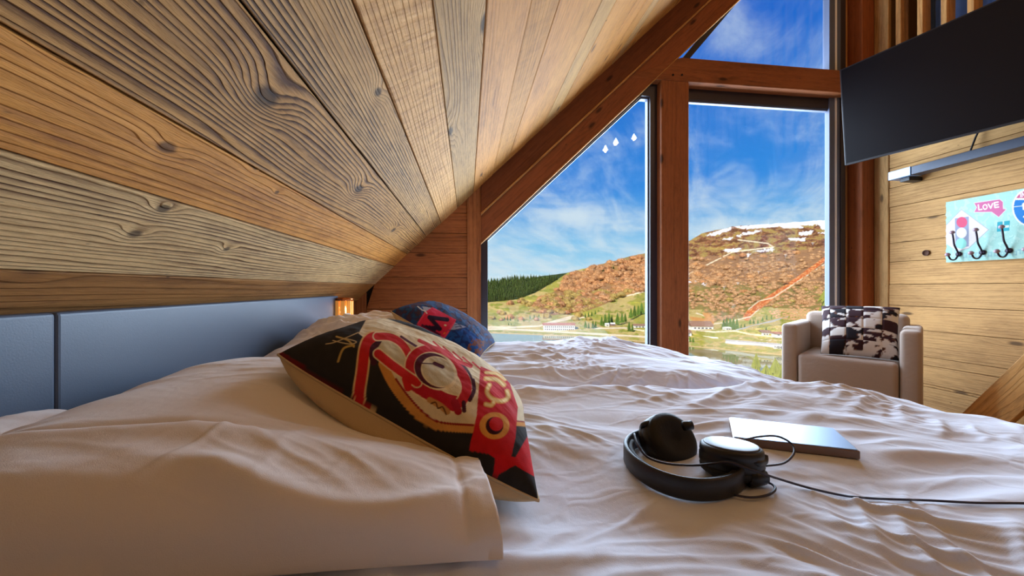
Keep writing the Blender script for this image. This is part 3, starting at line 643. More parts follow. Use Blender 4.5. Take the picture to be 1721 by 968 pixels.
    fill(z7([(962, 345), (1080, 395), (1122, 520), (1112, 650), (1092, 742), (1000, 722), (912, 706), (945, 560)]), (198, 30, 34))
    o = z7([(1022, 600)])[0]; over(c, aell(ell(x, y, *o, 64/2.548, 58/2.548), 24), (222, 152, 66)); over(c, aell(ell(x, y, *o, 38/2.548, 38/2.548), 15), (60, 18, 24)); over(c, aell(ell(x, y, o[0]+3, o[1]-3, 30/2.548, 30/2.548), 12), (206, 34, 36))
    for w_, col in ((22, (226, 160, 78)), (12, (246, 216, 150))):
        stroke(z7([(985, 508), (1008, 512), (1018, 500)]), w_, col); stroke(z7([(1000, 425), (990, 455), (1010, 482), (1050, 495), (1080, 480), (1076, 452)]), w_, col)
        stroke(z7([(985, 398), (1030, 402), (1062, 425)]), w_, col); stroke(z7([(985, 372), (1030, 378), (1068, 402)]), w_*.7, col)
    fill(z2([(803, 545), (838, 640), (842, 782), (770, 742), (728, 716), (608, 782), (620, 676), (560, 640), (700, 668), (730, 672)]), (204, 28, 34))
    stroke(z7([(345, 218), (395, 235), (420, 262)]), 7, (206, 176, 110)); stroke(z7([(420, 255), (375, 270), (352, 325)]), 9, (190, 160, 90)); stroke(z7([(330, 235), (400, 250), (430, 240), (380, 225)]), 4, (210, 190, 150)); stroke(z7([(300, 250), (345, 240), (440, 200)]), 4, (200, 180, 140))
    return np.clip(c*(1+0.12*nz), 0, 1)
A = atD(467, 596, .66); B = atZ(905, 842, ZT+.014); D = atD(640, 549, 1.06); Cc = B+(D-A)*np.array([.9, .86, 1])+np.array([-.05, 0, 0]); Cc[2] = max(Cc[2], ZT+.02)
cushion('scatter_cushion', 'black and cream cushion with large red letter B and red band', A, B, Cc, D, .088, .055, 400, paint_B, 5)
def paint_M(T, U_, V_):
    x, y = proj(T); n = len(x); c = np.empty((n, 3)); c[:] = L3(44, 52, 92); nz = fbm(x*.12, y*.12, 4, 55)
    c[nz > .12] = L3(70, 52, 72); c[nz < -.18] = L3(40, 74, 120)
    r = inpoly(x, y, z3([(900, 470), (1160, 400), (1340, 560), (1400, 900), (820, 620)])); c[r] = L3(30, 76, 150); c[r & (nz > .1)] = L3(26, 48, 108)
    r = inpoly(x, y, z3([(1250, 560), (1400, 560), (1400, 950), (1080, 860), (1190, 640)])); c[r & (nz > -.1)] = L3(120, 78, 70)
    c[inpoly(x, y, z3([(980, 330), (1160, 400), (930, 450)]))] = L3(150, 158, 190)
    def stroke(P, w_, col): over(c, aline(x, y, z3(P), w_/2/8.067), col)
    stroke([(550, 130), (570, 250), (540, 300)], 18, (60, 92, 160))
    c[inpoly(x, y, z3([(560, 120), (690, 140), (600, 220)]))] = L3(160, 160, 176)
    red = z3([(590, 200), (700, 130), (1020, 300), (1010, 330), (940, 450), (832, 606), (640, 535), (480, 425), (505, 335)])
    over(c, apoly(x, y, red), (206, 40, 74)); stroke([(600, 210), (510, 340), (495, 425), (640, 525), (825, 592), (1000, 330)], 18, (224, 70, 100))
    for P in ([(575, 400), (790, 525)], [(560, 395), (800, 425)], [(800, 425), (660, 268)], [(660, 268), (900, 300)]): stroke(P, 58, (40, 22, 52))
    stroke([(500, 120), (560, 170), (600, 180), (625, 215)], 12, (226, 226, 226)); stroke([(870, 375), (880, 378)], 22, (220, 214, 180)); stroke([(860, 485), (868, 480)], 20, (230, 120, 50))
    stroke([(1000, 370), (1050, 360), (1090, 390)], 10, (50, 56, 92)); stroke([(1010, 400), (1060, 390), (1100, 405)], 10, (50, 56, 92))
    stroke([(910, 440), (1060, 440), (1180, 400)], 9, (40, 60, 110))
    return np.clip(c, 0, 1)
A = atD(657, 523.5, 1.46); B = atZ(804, 605, ZT+.016); D = atD(715, 514.5, 1.86); Cc = B+(D-A); Cc[2] = max(Cc[2], ZT+.02)
cushion('scatter_cushion', 'smaller navy cushion with red panel and dark letter M', A, B, Cc, D, .085, .05, 200, paint_M, 9)
def bedz(X, Y): return float(press(c1_(X, Y)+wr_folds(np.array(X), np.array(Y), 1), X, Y))
def onbed(px, py, lift=.003):
    z_ = ZT
    for _ in range(5): p_ = atZ(px, py, z_); z_ = bedz(p_[0], p_[1])+lift
    return atZ(px, py, z_)
# ---------------- headphones
M['hp'] = plain('black_plastic', lin(26, 24, 28), 0.45, nscale=300, nstr=0.1)
M['hp_pad'] = plain('black_ear_pad', lin(22, 20, 20), 0.7, nscale=150, nstr=0.3, var=.3)
M['hp_disc'] = plain('grey_satin_disc', lin(96, 98, 106), 0.42, 0.3, nscale=200, nstr=0.03)
M['hp_cable'] = plain('dark_cable', lin(40, 34, 50), 0.5, nscale=200, nstr=.05)
zb_ = ZT+.0008
hp = empty('headphones', tuple(atZ(1170, 790, zb_)), label='black over-ear headphones lying on the near duvet', cat='headphones'); ho = np.array(hp.location)
rim = [(1079, 721), (1060, 729), (1052, 743), (1064, 763), (1092, 782), (1128, 796), (1167, 803), (1205, 802), (1235, 794), (1250, 780), (1253, 768)]
zr = zb_+.030
pts = smoothline([tuple(atZ(a, b, zr)[:2]) for a, b in rim], 6); pts = np.array(pts)
def strip(name, pts, off0, off1, z0, z1, mat):
    """curved band: plan curve thickened sideways (off0..off1) and in height"""
    T = np.gradient(pts, axis=0); T /= np.linalg.norm(T, axis=1)[:, None]; N = np.stack([-T[:, 1], T[:, 0]], 1)
    n = len(pts); V = []; r = .0025
    sec = [(off0, z0+r), (off0+r, z0), (off1-r, z0), (off1, z0+r), (off1, z1-r), (off1-r, z1), (off0+r, z1), (off0, z1-r)]
    for i in range(n):
        for (o_, z_) in sec: q = pts[i]+N[i]*o_; V.append((q[0]-ho[0], q[1]-ho[1], z_-ho[2]))
    k = len(sec); F = [(i*k+j, i*k+(j+1) % k, (i+1)*k+(j+1) % k, (i+1)*k+j) for i in range(n-1) for j in range(k)]+[tuple(range(k))[::-1], tuple((n-1)*k+j for j in range(k))]
    return ob(name, me(name, V, F, mat, True), hp)
strip('headband', pts, -.004, .003, zb_, zr, M['hp'])
strip('headband_padding', pts[8:-8], .003, .011, zb_+.005, zr-.004, M['hp_pad'])
def cup(name, cpos, rx, ry, depth, rot, disc):
    body = lathe_mesh(name, [(.78, 0), (.93, .06), (1.0, .25), (1.0, .55), (.97, .62), (.99, .7), (.97, .92), (.88, 1.0)], M['hp'], 36)
    for v in body.vertices: v.co = Vector((v.co.x*rx, v.co.y*ry, v.co.z*depth))
    o = ob(name, body, hp, loc=tuple(np.array(cpos)-ho), rot=rot)
    pad = lathe_mesh('ear_pad', [(.45, -.12), (.60, -.24), (.82, -.24), (.97, -.08), (.99, .1), (.9, .2)], M['hp_pad'], 36)
    for v in pad.vertices: v.co = Vector((v.co.x*rx, v.co.y*ry, v.co.z*depth))
    ob('ear_pad', pad, o)
    d_ = lathe_mesh('cap_disc', [(.86, 1.0), (.86, 1.03), (.82, 1.05), (.3, 1.06), (.01, 1.06)], M[disc], 36)
    for v in d_.vertices: v.co = Vector((v.co.x*rx, v.co.y*ry, v.co.z*depth))
    ob('cap_disc', d_, o); return o
cr = atZ(1229, 748, zb_+.045); cup('ear_cup', (cr[0], cr[1], zb_+.011), .044, .041, .034, (math.radians(-5), math.radians(3), 0), 'hp_disc')
cl2 = atD(1131, 736, .625); cup('ear_cup', tuple(cl2), .051, .043, .030, (math.radians(-125), math.radians(10), math.radians(14)), 'hp')
# yokes, hinge and cables
def loc(*P): return [tuple(np.array(p)-ho) for p in P]
a = atZ(1253, 775, zr-.005); b_ = atZ(1283, 775, zb_+.03); c_ = atZ(1284, 765, zb_+.036)
tube('yoke', loc(a, atZ(1268, 778, zb_+.034), b_, c_), .0055, M['hp'], hp, smooth_pts=5)
tube('yoke', loc(atZ(1079, 722, zr-.006), atD(1082, 714, .63), atD(1100, 708, .64)), .005, M['hp'], hp, smooth_pts=5)
tube('hinge_knob', loc(atD(1148, 716, .62), atD(1163, 714, .62)), .0075, M['hp'], hp, sides=12)
tube('hinge_block', loc(atZ(1258, 805, zb_+.012), atZ(1282, 800, zb_+.012)), .011, M['hp'], hp, sides=10)
cz = zb_+.004
cpts = smoothline([(1300, 802), (1360, 820), (1420, 833), (1475, 838), (1560, 841), (1640, 845), (1730, 846), (1900, 850)], 8)
cp = [onbed(a_, b_, .0035+.015*max(0, 1-i/8)) for i, (a_, b_) in enumerate(cpts)]
xe, ye = cp[-1][0], cp[-1][1]      # the lead runs on to the foot of the bed and down to the floor
cp += [np.array([x_, ye-.02*(x_-xe), bedz(x_, ye-.02*(x_-xe))+.0035]) for x_ in np.arange(xe+.04, 1.30, .04)]
cp += [np.array([1.36, ye, ZT-.055]), np.array([1.435, ye, ZT-.13]), np.array([1.452, ye, ZT-.30]), np.array([1.455, ye, .12]), np.array([1.48, ye, .012]), np.array([1.62, ye-.05, .006])]
tube('cable', loc(atD(1066, 729, .585), atD(1072, 748, .555), atD(1088, 768, .54), atD(1120, 779, .53), atD(1165, 782, .525), atD(1200, 779, .52), atD(1225, 777, .51), atZ(1262, 789, zb_+.032), *cp), .0016, M['hp_cable'], hp, smooth_pts=4, sides=6)
tube('cable', loc(atZ(1248, 740, zb_+.03), atZ(1275, 734, zb_+.03), atZ(1305, 733, zb_+.026), atZ(1328, 744, zb_+.02), atZ(1335, 760, zb_+.012), atZ(1318, 778, cz), atZ(1285, 783, zb_+.01)), .0017, M['hp_cable'], hp, smooth_pts=6, sides=6)
tube('cable', loc(atZ(1235, 832, cz), atZ(1262, 836, cz), atZ(1290, 832, cz), atZ(1303, 822, cz), atZ(1296, 813, cz), atZ(1280, 810, cz), atZ(1262, 811, zb_+.01)), .0017, M['hp_cable'], hp, smooth_pts=6, sides=6)
# ---------------- tablet
M['tab_top'] = plain('sky_tinted_tablet', lin(150, 176, 208), 0.38, 0.45, nscale=40, nstr=0.01)  # sky reflection on the dark screen put into this pale blue
M['tab_side'] = plain('bed_tinted_edge', lin(120, 92, 74), 0.4, 0.3, nscale=80, nstr=.05)  # reflection of the bed put into the brown side colour
zb_t = ZT-.0012
zt_ = zb_t+.014
q = [atZ(1225, 701, zt_), atZ(1232, 735, zt_), atZ(1446, 758, zt_), atZ(1402, 720, zt_)]
ctr = sum(q)/4; tb_ = empty('tablet', (ctr[0], ctr[1], zb_t), label='slim tablet with painted sky sheen lying flat on the near duvet', cat='tablet')
L2 = [(p[0]-ctr[0], p[1]-ctr[1]) for p in q]
prism('tablet_body', L2, 0, .0135, M['tab_side'], axis='Z', parent=tb_, bevel=.001)
prism('tablet_face', [(a*.975, b*.965) for a, b in L2], .0134, .0150, M['tab_top'], axis='Z', parent=tb_, bevel=.0004)
# ---------------- bedside jar lamp beyond the headboard
M['amber'] , t = newmat('amber_glass')[0], None
mm = M['amber']; t = NT(mm.node_tree)
finish(t, lin(226, 150, 70), .12, metal=.35, extra={'Emission Color': lin(255, 170, 80), 'Emission Strength': 0.35})
M['glow'], t = newmat('lamp_glow'); t = NT(M['glow'].node_tree)
t.n('ShaderNodeOutputMaterial', {0: t.n('ShaderNodeEmission', {0: lin(255, 226, 170), 1: 4.0}).outputs[0]})
M['copper'] = plain('copper_metal', lin(190, 110, 60), .25, .9, nscale=60, nstr=.05)
shelf_z = E-.20
lp = atX(578, 520, -.62); lx, ly = -.63, atX(578, 520, -.63)[1]
box('bedside_shelf', (XL+.02, 2.02, shelf_z-.03), (-.50, 2.40, shelf_z), M['beam'], label='small wooden shelf beyond the headboard holding the amber lamp', cat='shelf', bevel=.003)
lm = empty('table_lamp', (lx, ly, shelf_z), label='small glowing amber glass lamp at the far end of the headboard', cat='lamp')
ob('lamp_base', lathe_mesh('lamp_base', [(.046, 0), (.046, .012), (.03, .02)], M['copper'], 20), lm)
for k in range(9):
    a = 2*math.pi*k/9; box('glass_rib', (.0, -.011, .015), (.010, .011, .135), M['amber'], lm, bevel=.003, loc=(.036*math.cos(a), .036*math.sin(a), 0)).rotation_euler = (0, 0, a)
ob('lamp_bulb', lathe_mesh('lamp_bulb', [(.006, .02), (.016, .05), (.018, .08), (.006, .11)], M['glow'], 12), lm)
ob('lamp_rim', lathe_mesh('lamp_rim', [(.040, .135), (.048, .136), (.048, .148), (.020, .152)], M['copper'], 20), lm)
pl = light('table_lamp_light', 'POINT', (lx, ly, shelf_z+.08), 0.9, (1.0, .62, .3), shadow_soft_size=.03)

# ================================================================ right-hand side of the room
# ---------------- armchair
M['chairfab'] = cloth('taupe_fabric', lin(176, 156, 142), 420, var=.15)
fl_p = np.array([2.19, 2.22]); fr_p = np.array([2.46, 1.83]); wv = (fr_p-fl_p)/np.linalg.norm(fr_p-fl_p); SW = np.linalg.norm(fr_p-fl_p)
mid = (fl_p+fr_p)/2; ch = empty('armchair', (mid[0], mid[1], 0), math.atan2(wv[1], wv[0]), label='low taupe upholstered armchair in the corner beside the window', cat='armchair')
hw = SW/2; AT = .088; ZA = .617
box('seat', (-hw+.003, -.008, .12), (hw-.003, .46, .425), M['chairfab'], ch, bevel=.028, seg=4)
for s in (-1, 1):
    x0_, x1_ = (hw, hw+AT) if s > 0 else (-hw-AT, -hw)
    box('armrest', (x0_, .0, .06), (x1_, .58, ZA), M['chairfab'], ch, bevel=.024, seg=4)
box('backrest', (-hw-.03, .43, .10), (hw+.03, .585, .685), M['chairfab'], ch, bevel=.04, seg=4)
for a in (-hw, hw):
    for b in (.06, .52): ob('leg', lathe_mesh('leg', [(.014, 0), (.02, .065)], M['leg'], 10), ch, loc=(a, b, 0))
# ---------------- patchwork hide cushion
M['hide'] = printed('patchwork_hide', .8, 260)
def patch_cushion(name, label, A, B, C, D, front, back, us, vs_, n=13):
    A, B, C, D = [np.array(p, float) for p in (A, B, C, D)]; cen = (A+B+C+D)/4; nrm = np.cross(B-A, D-A); nrm /= np.linalg.norm(nrm)
    def surf(U_, V_, h):
        u2 = U_*(1-.04*(1-V_**2)); v2 = V_*(1-.04*(1-U_**2)); a = ((u2+1)/2)[..., None]; b = ((v2+1)/2)[..., None]
        P = (1-a)*(1-b)*A+a*(1-b)*B+a*b*C+(1-a)*b*D
        pr = (np.clip(1-np.abs(U_)**2.4, 0, 1)*np.clip(1-np.abs(V_)**2.4, 0, 1))**.45
        return P+nrm*(h*pr)[..., None]-cen
    t = empty(name, tuple(cen), label=label, cat='cushion'); k = 0
    for i in range(len(us)-1):
        for j in range(len(vs_)-1):
            k += 1; U_, V_ = np.meshgrid(np.linspace(us[i], us[i+1], n), np.linspace(vs_[j], vs_[j+1], n), indexing='ij')
            P = surf(U_, V_, front); iu, jv = np.meshgrid(np.arange(n), np.arange(n), indexing='ij')
            eb = np.minimum(np.minimum(iu, n-1-iu), np.minimum(jv, n-1-jv)); P = P-nrm*(np.where(eb == 0, .0035, 0))[..., None]      # stitched seams sit lower
            I = np.arange(n*n).reshape(n, n); q = np.stack([I[:-1, :-1], I[1:, :-1], I[1:, 1:], I[:-1, 1:]], -1).reshape(-1, 4)
            nz = fbm(U_*2.1+k*3.7, V_*2.6+k*1.9, 3, 60+k).ravel(); bias = random.Random(k*7+3).uniform(-.28, .22)
            dk = L3(58, 34, 40) if k % 3 else L3(34, 28, 34)
            c = np.where((nz+bias > 0)[:, None], L3(222, 214, 208), dk); c = np.where(((nz+bias > -.05) & (nz+bias < 0))[:, None], L3(112, 66, 44), c)
            mt = me('patch', P.reshape(-1, 3), q, M['hide'], True); set_color(mt, c); ob('patch', mt, t)
    U_, V_ = np.meshgrid(np.linspace(-1, 1, 40), np.linspace(-1, 1, 40), indexing='ij'); P = surf(U_, V_, -back); I = np.arange(1600).reshape(40, 40)
    q = np.stack([I[:-1, :-1], I[1:, :-1], I[1:, 1:], I[:-1, 1:]], -1).reshape(-1, 4)[:, ::-1]
    ob('plain_back', me('plain_back', P.reshape(-1, 3), q, M['leg'], True), t); return t
patch_cushion('hide_cushion', 'brown and white patchwork hide cushion leaning in the armchair', atZ(1379, 594, .432), atZ(1511, 606, .432), atD(1513, 517, 2.30), atD(1380, 514, 2.60), .075, .05, [-1, -.76, -.32, .13, .60, 1], [-1, -.58, -.12, .30, .72, 1])
# ---------------- television on a swivel arm
M['tv'] = plain('black_screen', lin(12, 10, 16), 0.4, nscale=200, nstr=.02, spec=.2)
M['tvbody'] = plain('black_tv_body', lin(24, 22, 28), 0.5, nscale=120, nstr=.05)
P0 = atD(1420, 278, 2.72); P1 = atD(1411, 118, 2.70); aw = np.array([.286, -.958, 0]); aw /= np.linalg.norm(aw); upv = P1-P0
W_ = 1.26; cen = P0+aw*W_/2+upv/2; nb = np.cross(aw, upv); nb /= np.linalg.norm(nb)
if nb[0] < 0: nb = -nb
tv = empty('television', tuple(cen), label='large black flat television on a swivel arm at upper right', cat='television')
def slab(name, mat, s0, s1, t0, t1, d0, d1, parent):
    V = [P0+aw*s+upv*t_+nb*d-cen for d in (d0, d1) for (s, t_) in ((s0, t0), (s1, t0), (s1, t1), (s0, t1))]
    bm = bmesh.new(); v = [bm.verts.new(tuple(p)) for p in V]
    for f in ((0, 1, 2, 3), (7, 6, 5, 4), (0, 4, 5, 1), (1, 5, 6, 2), (2, 6, 7, 3), (3, 7, 4, 0)): bm.faces.new([v[k] for k in f])
    bmesh.ops.recalc_face_normals(bm, faces=bm.faces); bmesh.ops.bevel(bm, geom=list(bm.edges), offset=.002, segments=1, affect='EDGES')
    return ob(name, bm_mesh(name, bm, mat), parent)
slab('casing', M['tvbody'], 0, W_, 0, 1, 0, .022, tv); slab('screen', M['tv'], .007, W_-.007, .016, .99, -.0015, .002, tv); slab('rear_housing', M['tvbody'], .3, W_-.3, .08, .6, .022, .05, tv)
pc = P0+aw*(W_*.55)+upv*.5+nb*.05
tube('wall_arm', [tuple(pc-cen), tuple(np.array([XR-.10, pc[1]+.12, pc[2]])-cen), tuple(np.array([XR+.0, pc[1]+.12, pc[2]])-cen)], .022, M['tvbody'], tv, sides=8)
# ---------------- sound bar
M['barblue'] = plain('dark_blue_metal', lin(30, 36, 54), 0.35, .2, nscale=90, nstr=.03)
M['barend'] = plain('sky_tinted_metal', lin(120, 146, 190), 0.3, .5, nscale=90, nstr=.02)  # sky reflection on the bar's end put into the bright blue
zs = atX(1500, 300, 3.10)[2]; y_a = atX(1493, 300, 3.10)[1]; y_b = atX(1531, 295, 3.10)[1]
sb = empty('sound_bar', (3.15, y_a-.55, zs), label='slim dark blue sound bar on the wall below the television', cat='sound bar')
def sbb(nm, x0, x1, y0, y1, z0, z1, mt): return box(nm, (x0-3.15, y0-sb.location.y, z0), (x1-3.15, y1-sb.location.y, z1), mt, sb, bevel=.003)
sbb('bar_body', 3.10, 3.19, y_b-1.0, y_b, -.006, .05, M['barblue']); sbb('end_cap', 3.097, 3.193, y_b+.001, y_a, -.008, .052, M['barend'])
sbb('bracket', 3.13, XR, y_a-.11, y_a-.05, -.035, -.008, M['tvbody']); sbb('bracket', 3.13, XR, y_a-.9, y_a-.84, -.035, -.006, M['tvbody'])
tube('power_cable', [(3.222, y_a-.42, zs+.45), (3.222, y_a-.45, zs+.30), (3.22, y_a-.40, zs+.16), (3.20, y_a-.38, zs+.05)], .005, M['tvbody'], smooth_pts=6, label='thin dark cable hanging on the wall behind the television', cat='cable')
# ---------------- coat hook board
M['board_print'] = printed('painted_board', .6, 60)
BX = XR-.022; b0 = atX(1590, 340, BX); b1 = atX(1592, 441, BX)
ytop, ybot, yl, yr = b0[2], b1[2], b0[1], b0[1]-.74
hkb = empty('hook_board', (BX+.008, (yl+yr)/2, (ytop+ybot)/2), label='mint green painted coat hook board with LOVE arrow on plank wall', cat='hook board'); hc = np.array(hkb.location)
def paint_board(P):
    x, y = proj(P); n = len(x); c = np.empty((n, 3)); c[:] = L3(172, 216, 204); s = 6.453; z = zm(1560, 310, s)
    nz = fbm(x*.1, y*.1, 3, 91); c[nz > .25] = L3(190, 226, 214)
    def fill(Q, col): over(c, apoly(x, y, z(Q), .5), col)
    def stroke(Q, w_, col): over(c, aline(x, y, z(Q), w_/2/s, .5), col)
    def circ(a, b, r, col, ry=None): over(c, aell(ell(x, y, *z([(a, b)])[0], r/s, (ry or r)/s), r/s, .5), col)
    dm = [(360, 272), (655, 490), (440, 690), (320, 725), (190, 640), (185, 450)]; fill(dm, (230, 218, 212)); stroke(dm[5:]+dm[:4], 8, (176, 176, 182))
    fill([(290, 368), (440, 348), (440, 672), (295, 690)], (152, 156, 178)); circ(365, 410, 58, (216, 84, 116)); circ(362, 525, 56, (240, 236, 236)); circ(358, 640, 58, (150, 220, 206))
    ar = [(500, 203), (775, 163), (808, 190), (812, 266), (842, 271), (765, 352), (688, 296), (500, 299), (528, 250)]; stroke(ar+[ar[0]], 12, (232, 214, 220)); fill(ar, (208, 108, 152))
    for Q in ([(543, 222), (549, 275), (582, 270)], [(652, 213), (678, 258), (698, 207)], [(716, 198), (724, 251), (764, 244)], [(716, 198), (758, 191)], [(719, 225), (757, 219)]): stroke(Q, 12, (255, 255, 255))
    e_ = ell(x, y, *z([(617, 244)])[0], 26/s, 31/s); c[(e_ < 1) & (e_ > .36)] = L3(255, 255, 255)
    circ(1100, 250, 190, (238, 238, 240), 205)
    sh = ell(x, y, *z([(1100, 250)])[0], 172/s, 188/s) < 1; zy = z([(0, 158)])[0][1]; c[sh] = L3(36, 122, 196); c[sh & (y < zy-1)] = L3(206, 90, 130); c[sh & (np.abs(y-zy) < 1.6)] = L3(238, 238, 240)
    stroke([(1000, 85), (1003, 135)], 10, (240, 232, 236)); stroke([(1018, 135), (1018, 85), (1045, 130), (1045, 82)], 9, (240, 232, 236)); stroke([(925, 243), (1020, 232)], 7, (220, 230, 240))
    for Q in ([(1095, 215), (1060, 195), (1030, 215), (1035, 265), (1075, 275), (1098, 245), (1098, 215), (1090, 330), (1040, 350)],): stroke(Q, 22, (240, 240, 244))
    fill([(750, 408), (886, 392), (880, 500), (744, 514)], (52, 166, 180)); fill([(760, 452), (876, 440), (876, 466), (760, 478)], (214, 236, 232)); stroke([(815, 400), (815, 430)], 14, (214, 236, 232))
    for i, xx in enumerate(range(380, 960, 34)): stroke([(xx, 745-(xx-380)*.035), (xx, 795-(xx-380)*.05)], 9, (146, 190, 196)); 
    for i, xx in enumerate(range(380, 960, 68)): stroke([(xx, 748-(xx-380)*.035), (xx+24, 746-(xx-380)*.035)], 8, (146, 190, 196)); stroke([(xx, 790-(xx-380)*.05), (xx+24, 788-(xx-380)*.05)], 8, (146, 190, 196))
    stroke([(975, 712), (1018, 706)], 10, (146, 190, 196)); stroke([(997, 710), (997, 752)], 10, (146, 190, 196)); stroke([(1028, 705), (1028, 748)], 9, (146, 190, 196)); stroke([(1028, 726), (1050, 724)], 8, (146, 190, 196)); stroke([(1050, 702), (1050, 746)], 9, (146, 190, 196))
    stroke(smoothline([(700, 560), (740, 580), (790, 560), (850, 600), (930, 560)]), 4, (140, 190, 186))
    return c*.82
nY, nZ = 380, 210
Yg_, Zg_ = np.meshgrid(np.linspace(yl, yr, nY), np.linspace(ybot, ytop, nZ), indexing='ij')
edge = 0.004*pn(Zg_*45, 0*Zg_, 3)*(Yg_ > yl-.012); P = np.stack([np.full_like(Yg_, BX), Yg_+edge, Zg_], -1).reshape(-1, 3); I = np.arange(nY*nZ).reshape(nY, nZ)
q = np.stack([I[:-1, :-1], I[1:, :-1], I[1:, 1:], I[:-1, 1:]], -1).reshape(-1, 4)
pm_ = me('painted_face', P-hc, q, M['board_print']); set_color(pm_, paint_board(P)); ob('painted_face', pm_, hkb)
box('board', (BX+.0006-hc[0], yr-hc[1], ybot-hc[2]), (XR-.002-hc[0], yl-hc[1]-.002, ytop-hc[2]), plain('white_board_edge', lin(214, 222, 214), .7, nscale=30), hkb, bevel=.001)
M['hook'] = plain('dark_hook_iron', lin(46, 36, 52), 0.4, .5, nscale=80, nstr=.1); M['hookknob'] = plain('mauve_grey_knob', lin(150, 124, 136), .3, .1, nscale=60, nstr=.05)
yh = [atX(a, 424, BX)[1] for a in (1612, 1653, 1696)]; dh = (yh[2]-yh[0])/2
for i in range(6):
    Y = yh[0]+dh*i; zb0 = atX(1612, 427, BX)[2]
    if Y < yr+.05: break
    o = lambda *p: [(BX+a-hc[0], Y+b-hc[1], zb0+c_-hc[2]) for a, b, c_ in p]
    hk = tube('hook', o((-.004, 0, .0), (-.02, 0, .03), (-.038, 0, .06), (-.045, 0, .10), (-.052, 0, .135)), .0048, M['hook'], hkb, smooth_pts=5)
    tube('hook_arm', o((-.004, 0, .0), (-.03, 0, -.035), (-.065, 0, -.035), (-.085, 0, -.008)), .0048, M['hook'], hk, smooth_pts=5)
    ob('hook_plate', lathe_mesh('hook_plate', [(.016, 0), (.016, .004), (.009, .008)], M['hook'], 14), hk, loc=o((-.0005, 0, .0))[0], rot=(0, -math.pi/2, 0))
    for p in ((-.054, 0, .142), (-.089, 0, -.004)):
        ob('hook_knob', lathe_mesh('hook_knob', [(.003, -.012), (.012, -.007), (.014, .001), (.008, .010), (.001, .012)], M['hookknob'], 14), hk, loc=o(p)[0])
# a bored hole in the wall planking
hp_ = atX(1556, 425, XR-.004); ob('knot_hole', lathe_mesh('knot_hole', [(.021, 0), (.021, .005), (.017, .006), (.016, .001)], plain('hole_brown', lin(70, 36, 16), .8, nscale=40), 18), None, loc=(XR-.001, hp_[1], hp_[2]), rot=(0, -math.pi/2, 0), label='round dark knot hole in the planked wall left of hook board', cat='knot hole')
# ---------------- steep stair at lower right
SX = 2.74; s0 = atX(1622, 692, SX)[1:]; s1 = atX(1721, 597, SX)[1:]; sd = (s1-s0)/np.linalg.norm(s1-s0); s2 = atX(1700, 710, SX)[1:]
sn = np.array([-sd[1], sd[0]]); sw = (s2-s0)@sn
if sw < 0: sn = -sn; sw = -sw
f0 = s0-sd*(s0[1]/sd[1]); g0 = s0+sn*sw; g0 = g0-sd*(g0[1]/sd[1]); top = 2.35/sd[1]
st = empty('stair', (SX, f0[0], 0), label='steep pale timber stair with diagonal stringer at lower right', cat='stair')
for X in (SX, XR-.06):
    o = prism('stringer', [(-.06/sd[1], 0), (top, 0), (top, -sw), (-(.06+sw*sn[1])/sd[1], -sw)], 0, .045, M['wallwood'], axis='Z', parent=st, bevel=.003)
    ez = Vector((1, 0, 0)); ex = Vector((0, sd[0], sd[1])); ey = Vector((0, -sn[0], -sn[1]))
    if ex.cross(ey).x < 0: ez = -ez
    mtx = Matrix((ex, ey, ez)).transposed().to_4x4(); o.matrix_local = Matrix.Translation((X-SX+(.045 if ez.x < 0 else 0), s0[0]-f0[0]-sd[0]*(s0[1]/sd[1]-.06), .06)) @ mtx; o.color = (1.5, 1.45, 1.3, 1)
for k in range(1, 9):
    zz = k*.24; yy = sd[0]/sd[1]*zz; a = yy+sn[0]*sw*.15; b = yy+sn[0]*sw*1.15
    box('tread', (.045, min(a, b), zz), (XR-.06-SX, max(a, b), zz+.03), M['board_fine'], st, bevel=.003)
# ---------------- spot lamps under the roof (their glow shows mirrored in the glazing)
M['lampshade'], t = newmat('glowing_white_shade')
t.n('ShaderNodeOutputMaterial', {0: t.n('ShaderNodeEmission', {0: lin(255, 240, 214), 1: 26.0}).outputs[0]})
for i, (px, py) in enumerate(((1017.5, 249), (1035, 237), (1065.5, 229.5))):
    Yl = -.5; p = atY(px, py, 2*GG-Yl); zl = p[2]
    sl_ = empty('spot_lamp', (p[0], Yl, zl), label=['lowest', 'middle', 'topmost'][i]+' of three small white spot lamps mirrored in the left window pane', cat='lamp', group='spot lamps mirrored in the glazing')
    ob('lamp_shade', lathe_mesh('lamp_shade', [(.046, -.034), (.042, -.024), (.005, .05)], M['lampshade'], 16), sl_)
    hgt = zc(p[0])-zl-.01
    ob('stem', lathe_mesh('stem', [(.004, .05), (.004, hgt)], M['tvbody'], 8), sl_)
    ob('ceiling_rose', lathe_mesh('ceiling_rose', [(.03, hgt-.015), (.03, hgt)], M['tvbody'], 16), sl_)
    light('spot_lamp_light', 'POINT', (p[0], Yl, zl-.055), LAMP_W, (1.0, .54, .24), shadow_soft_size=.014)

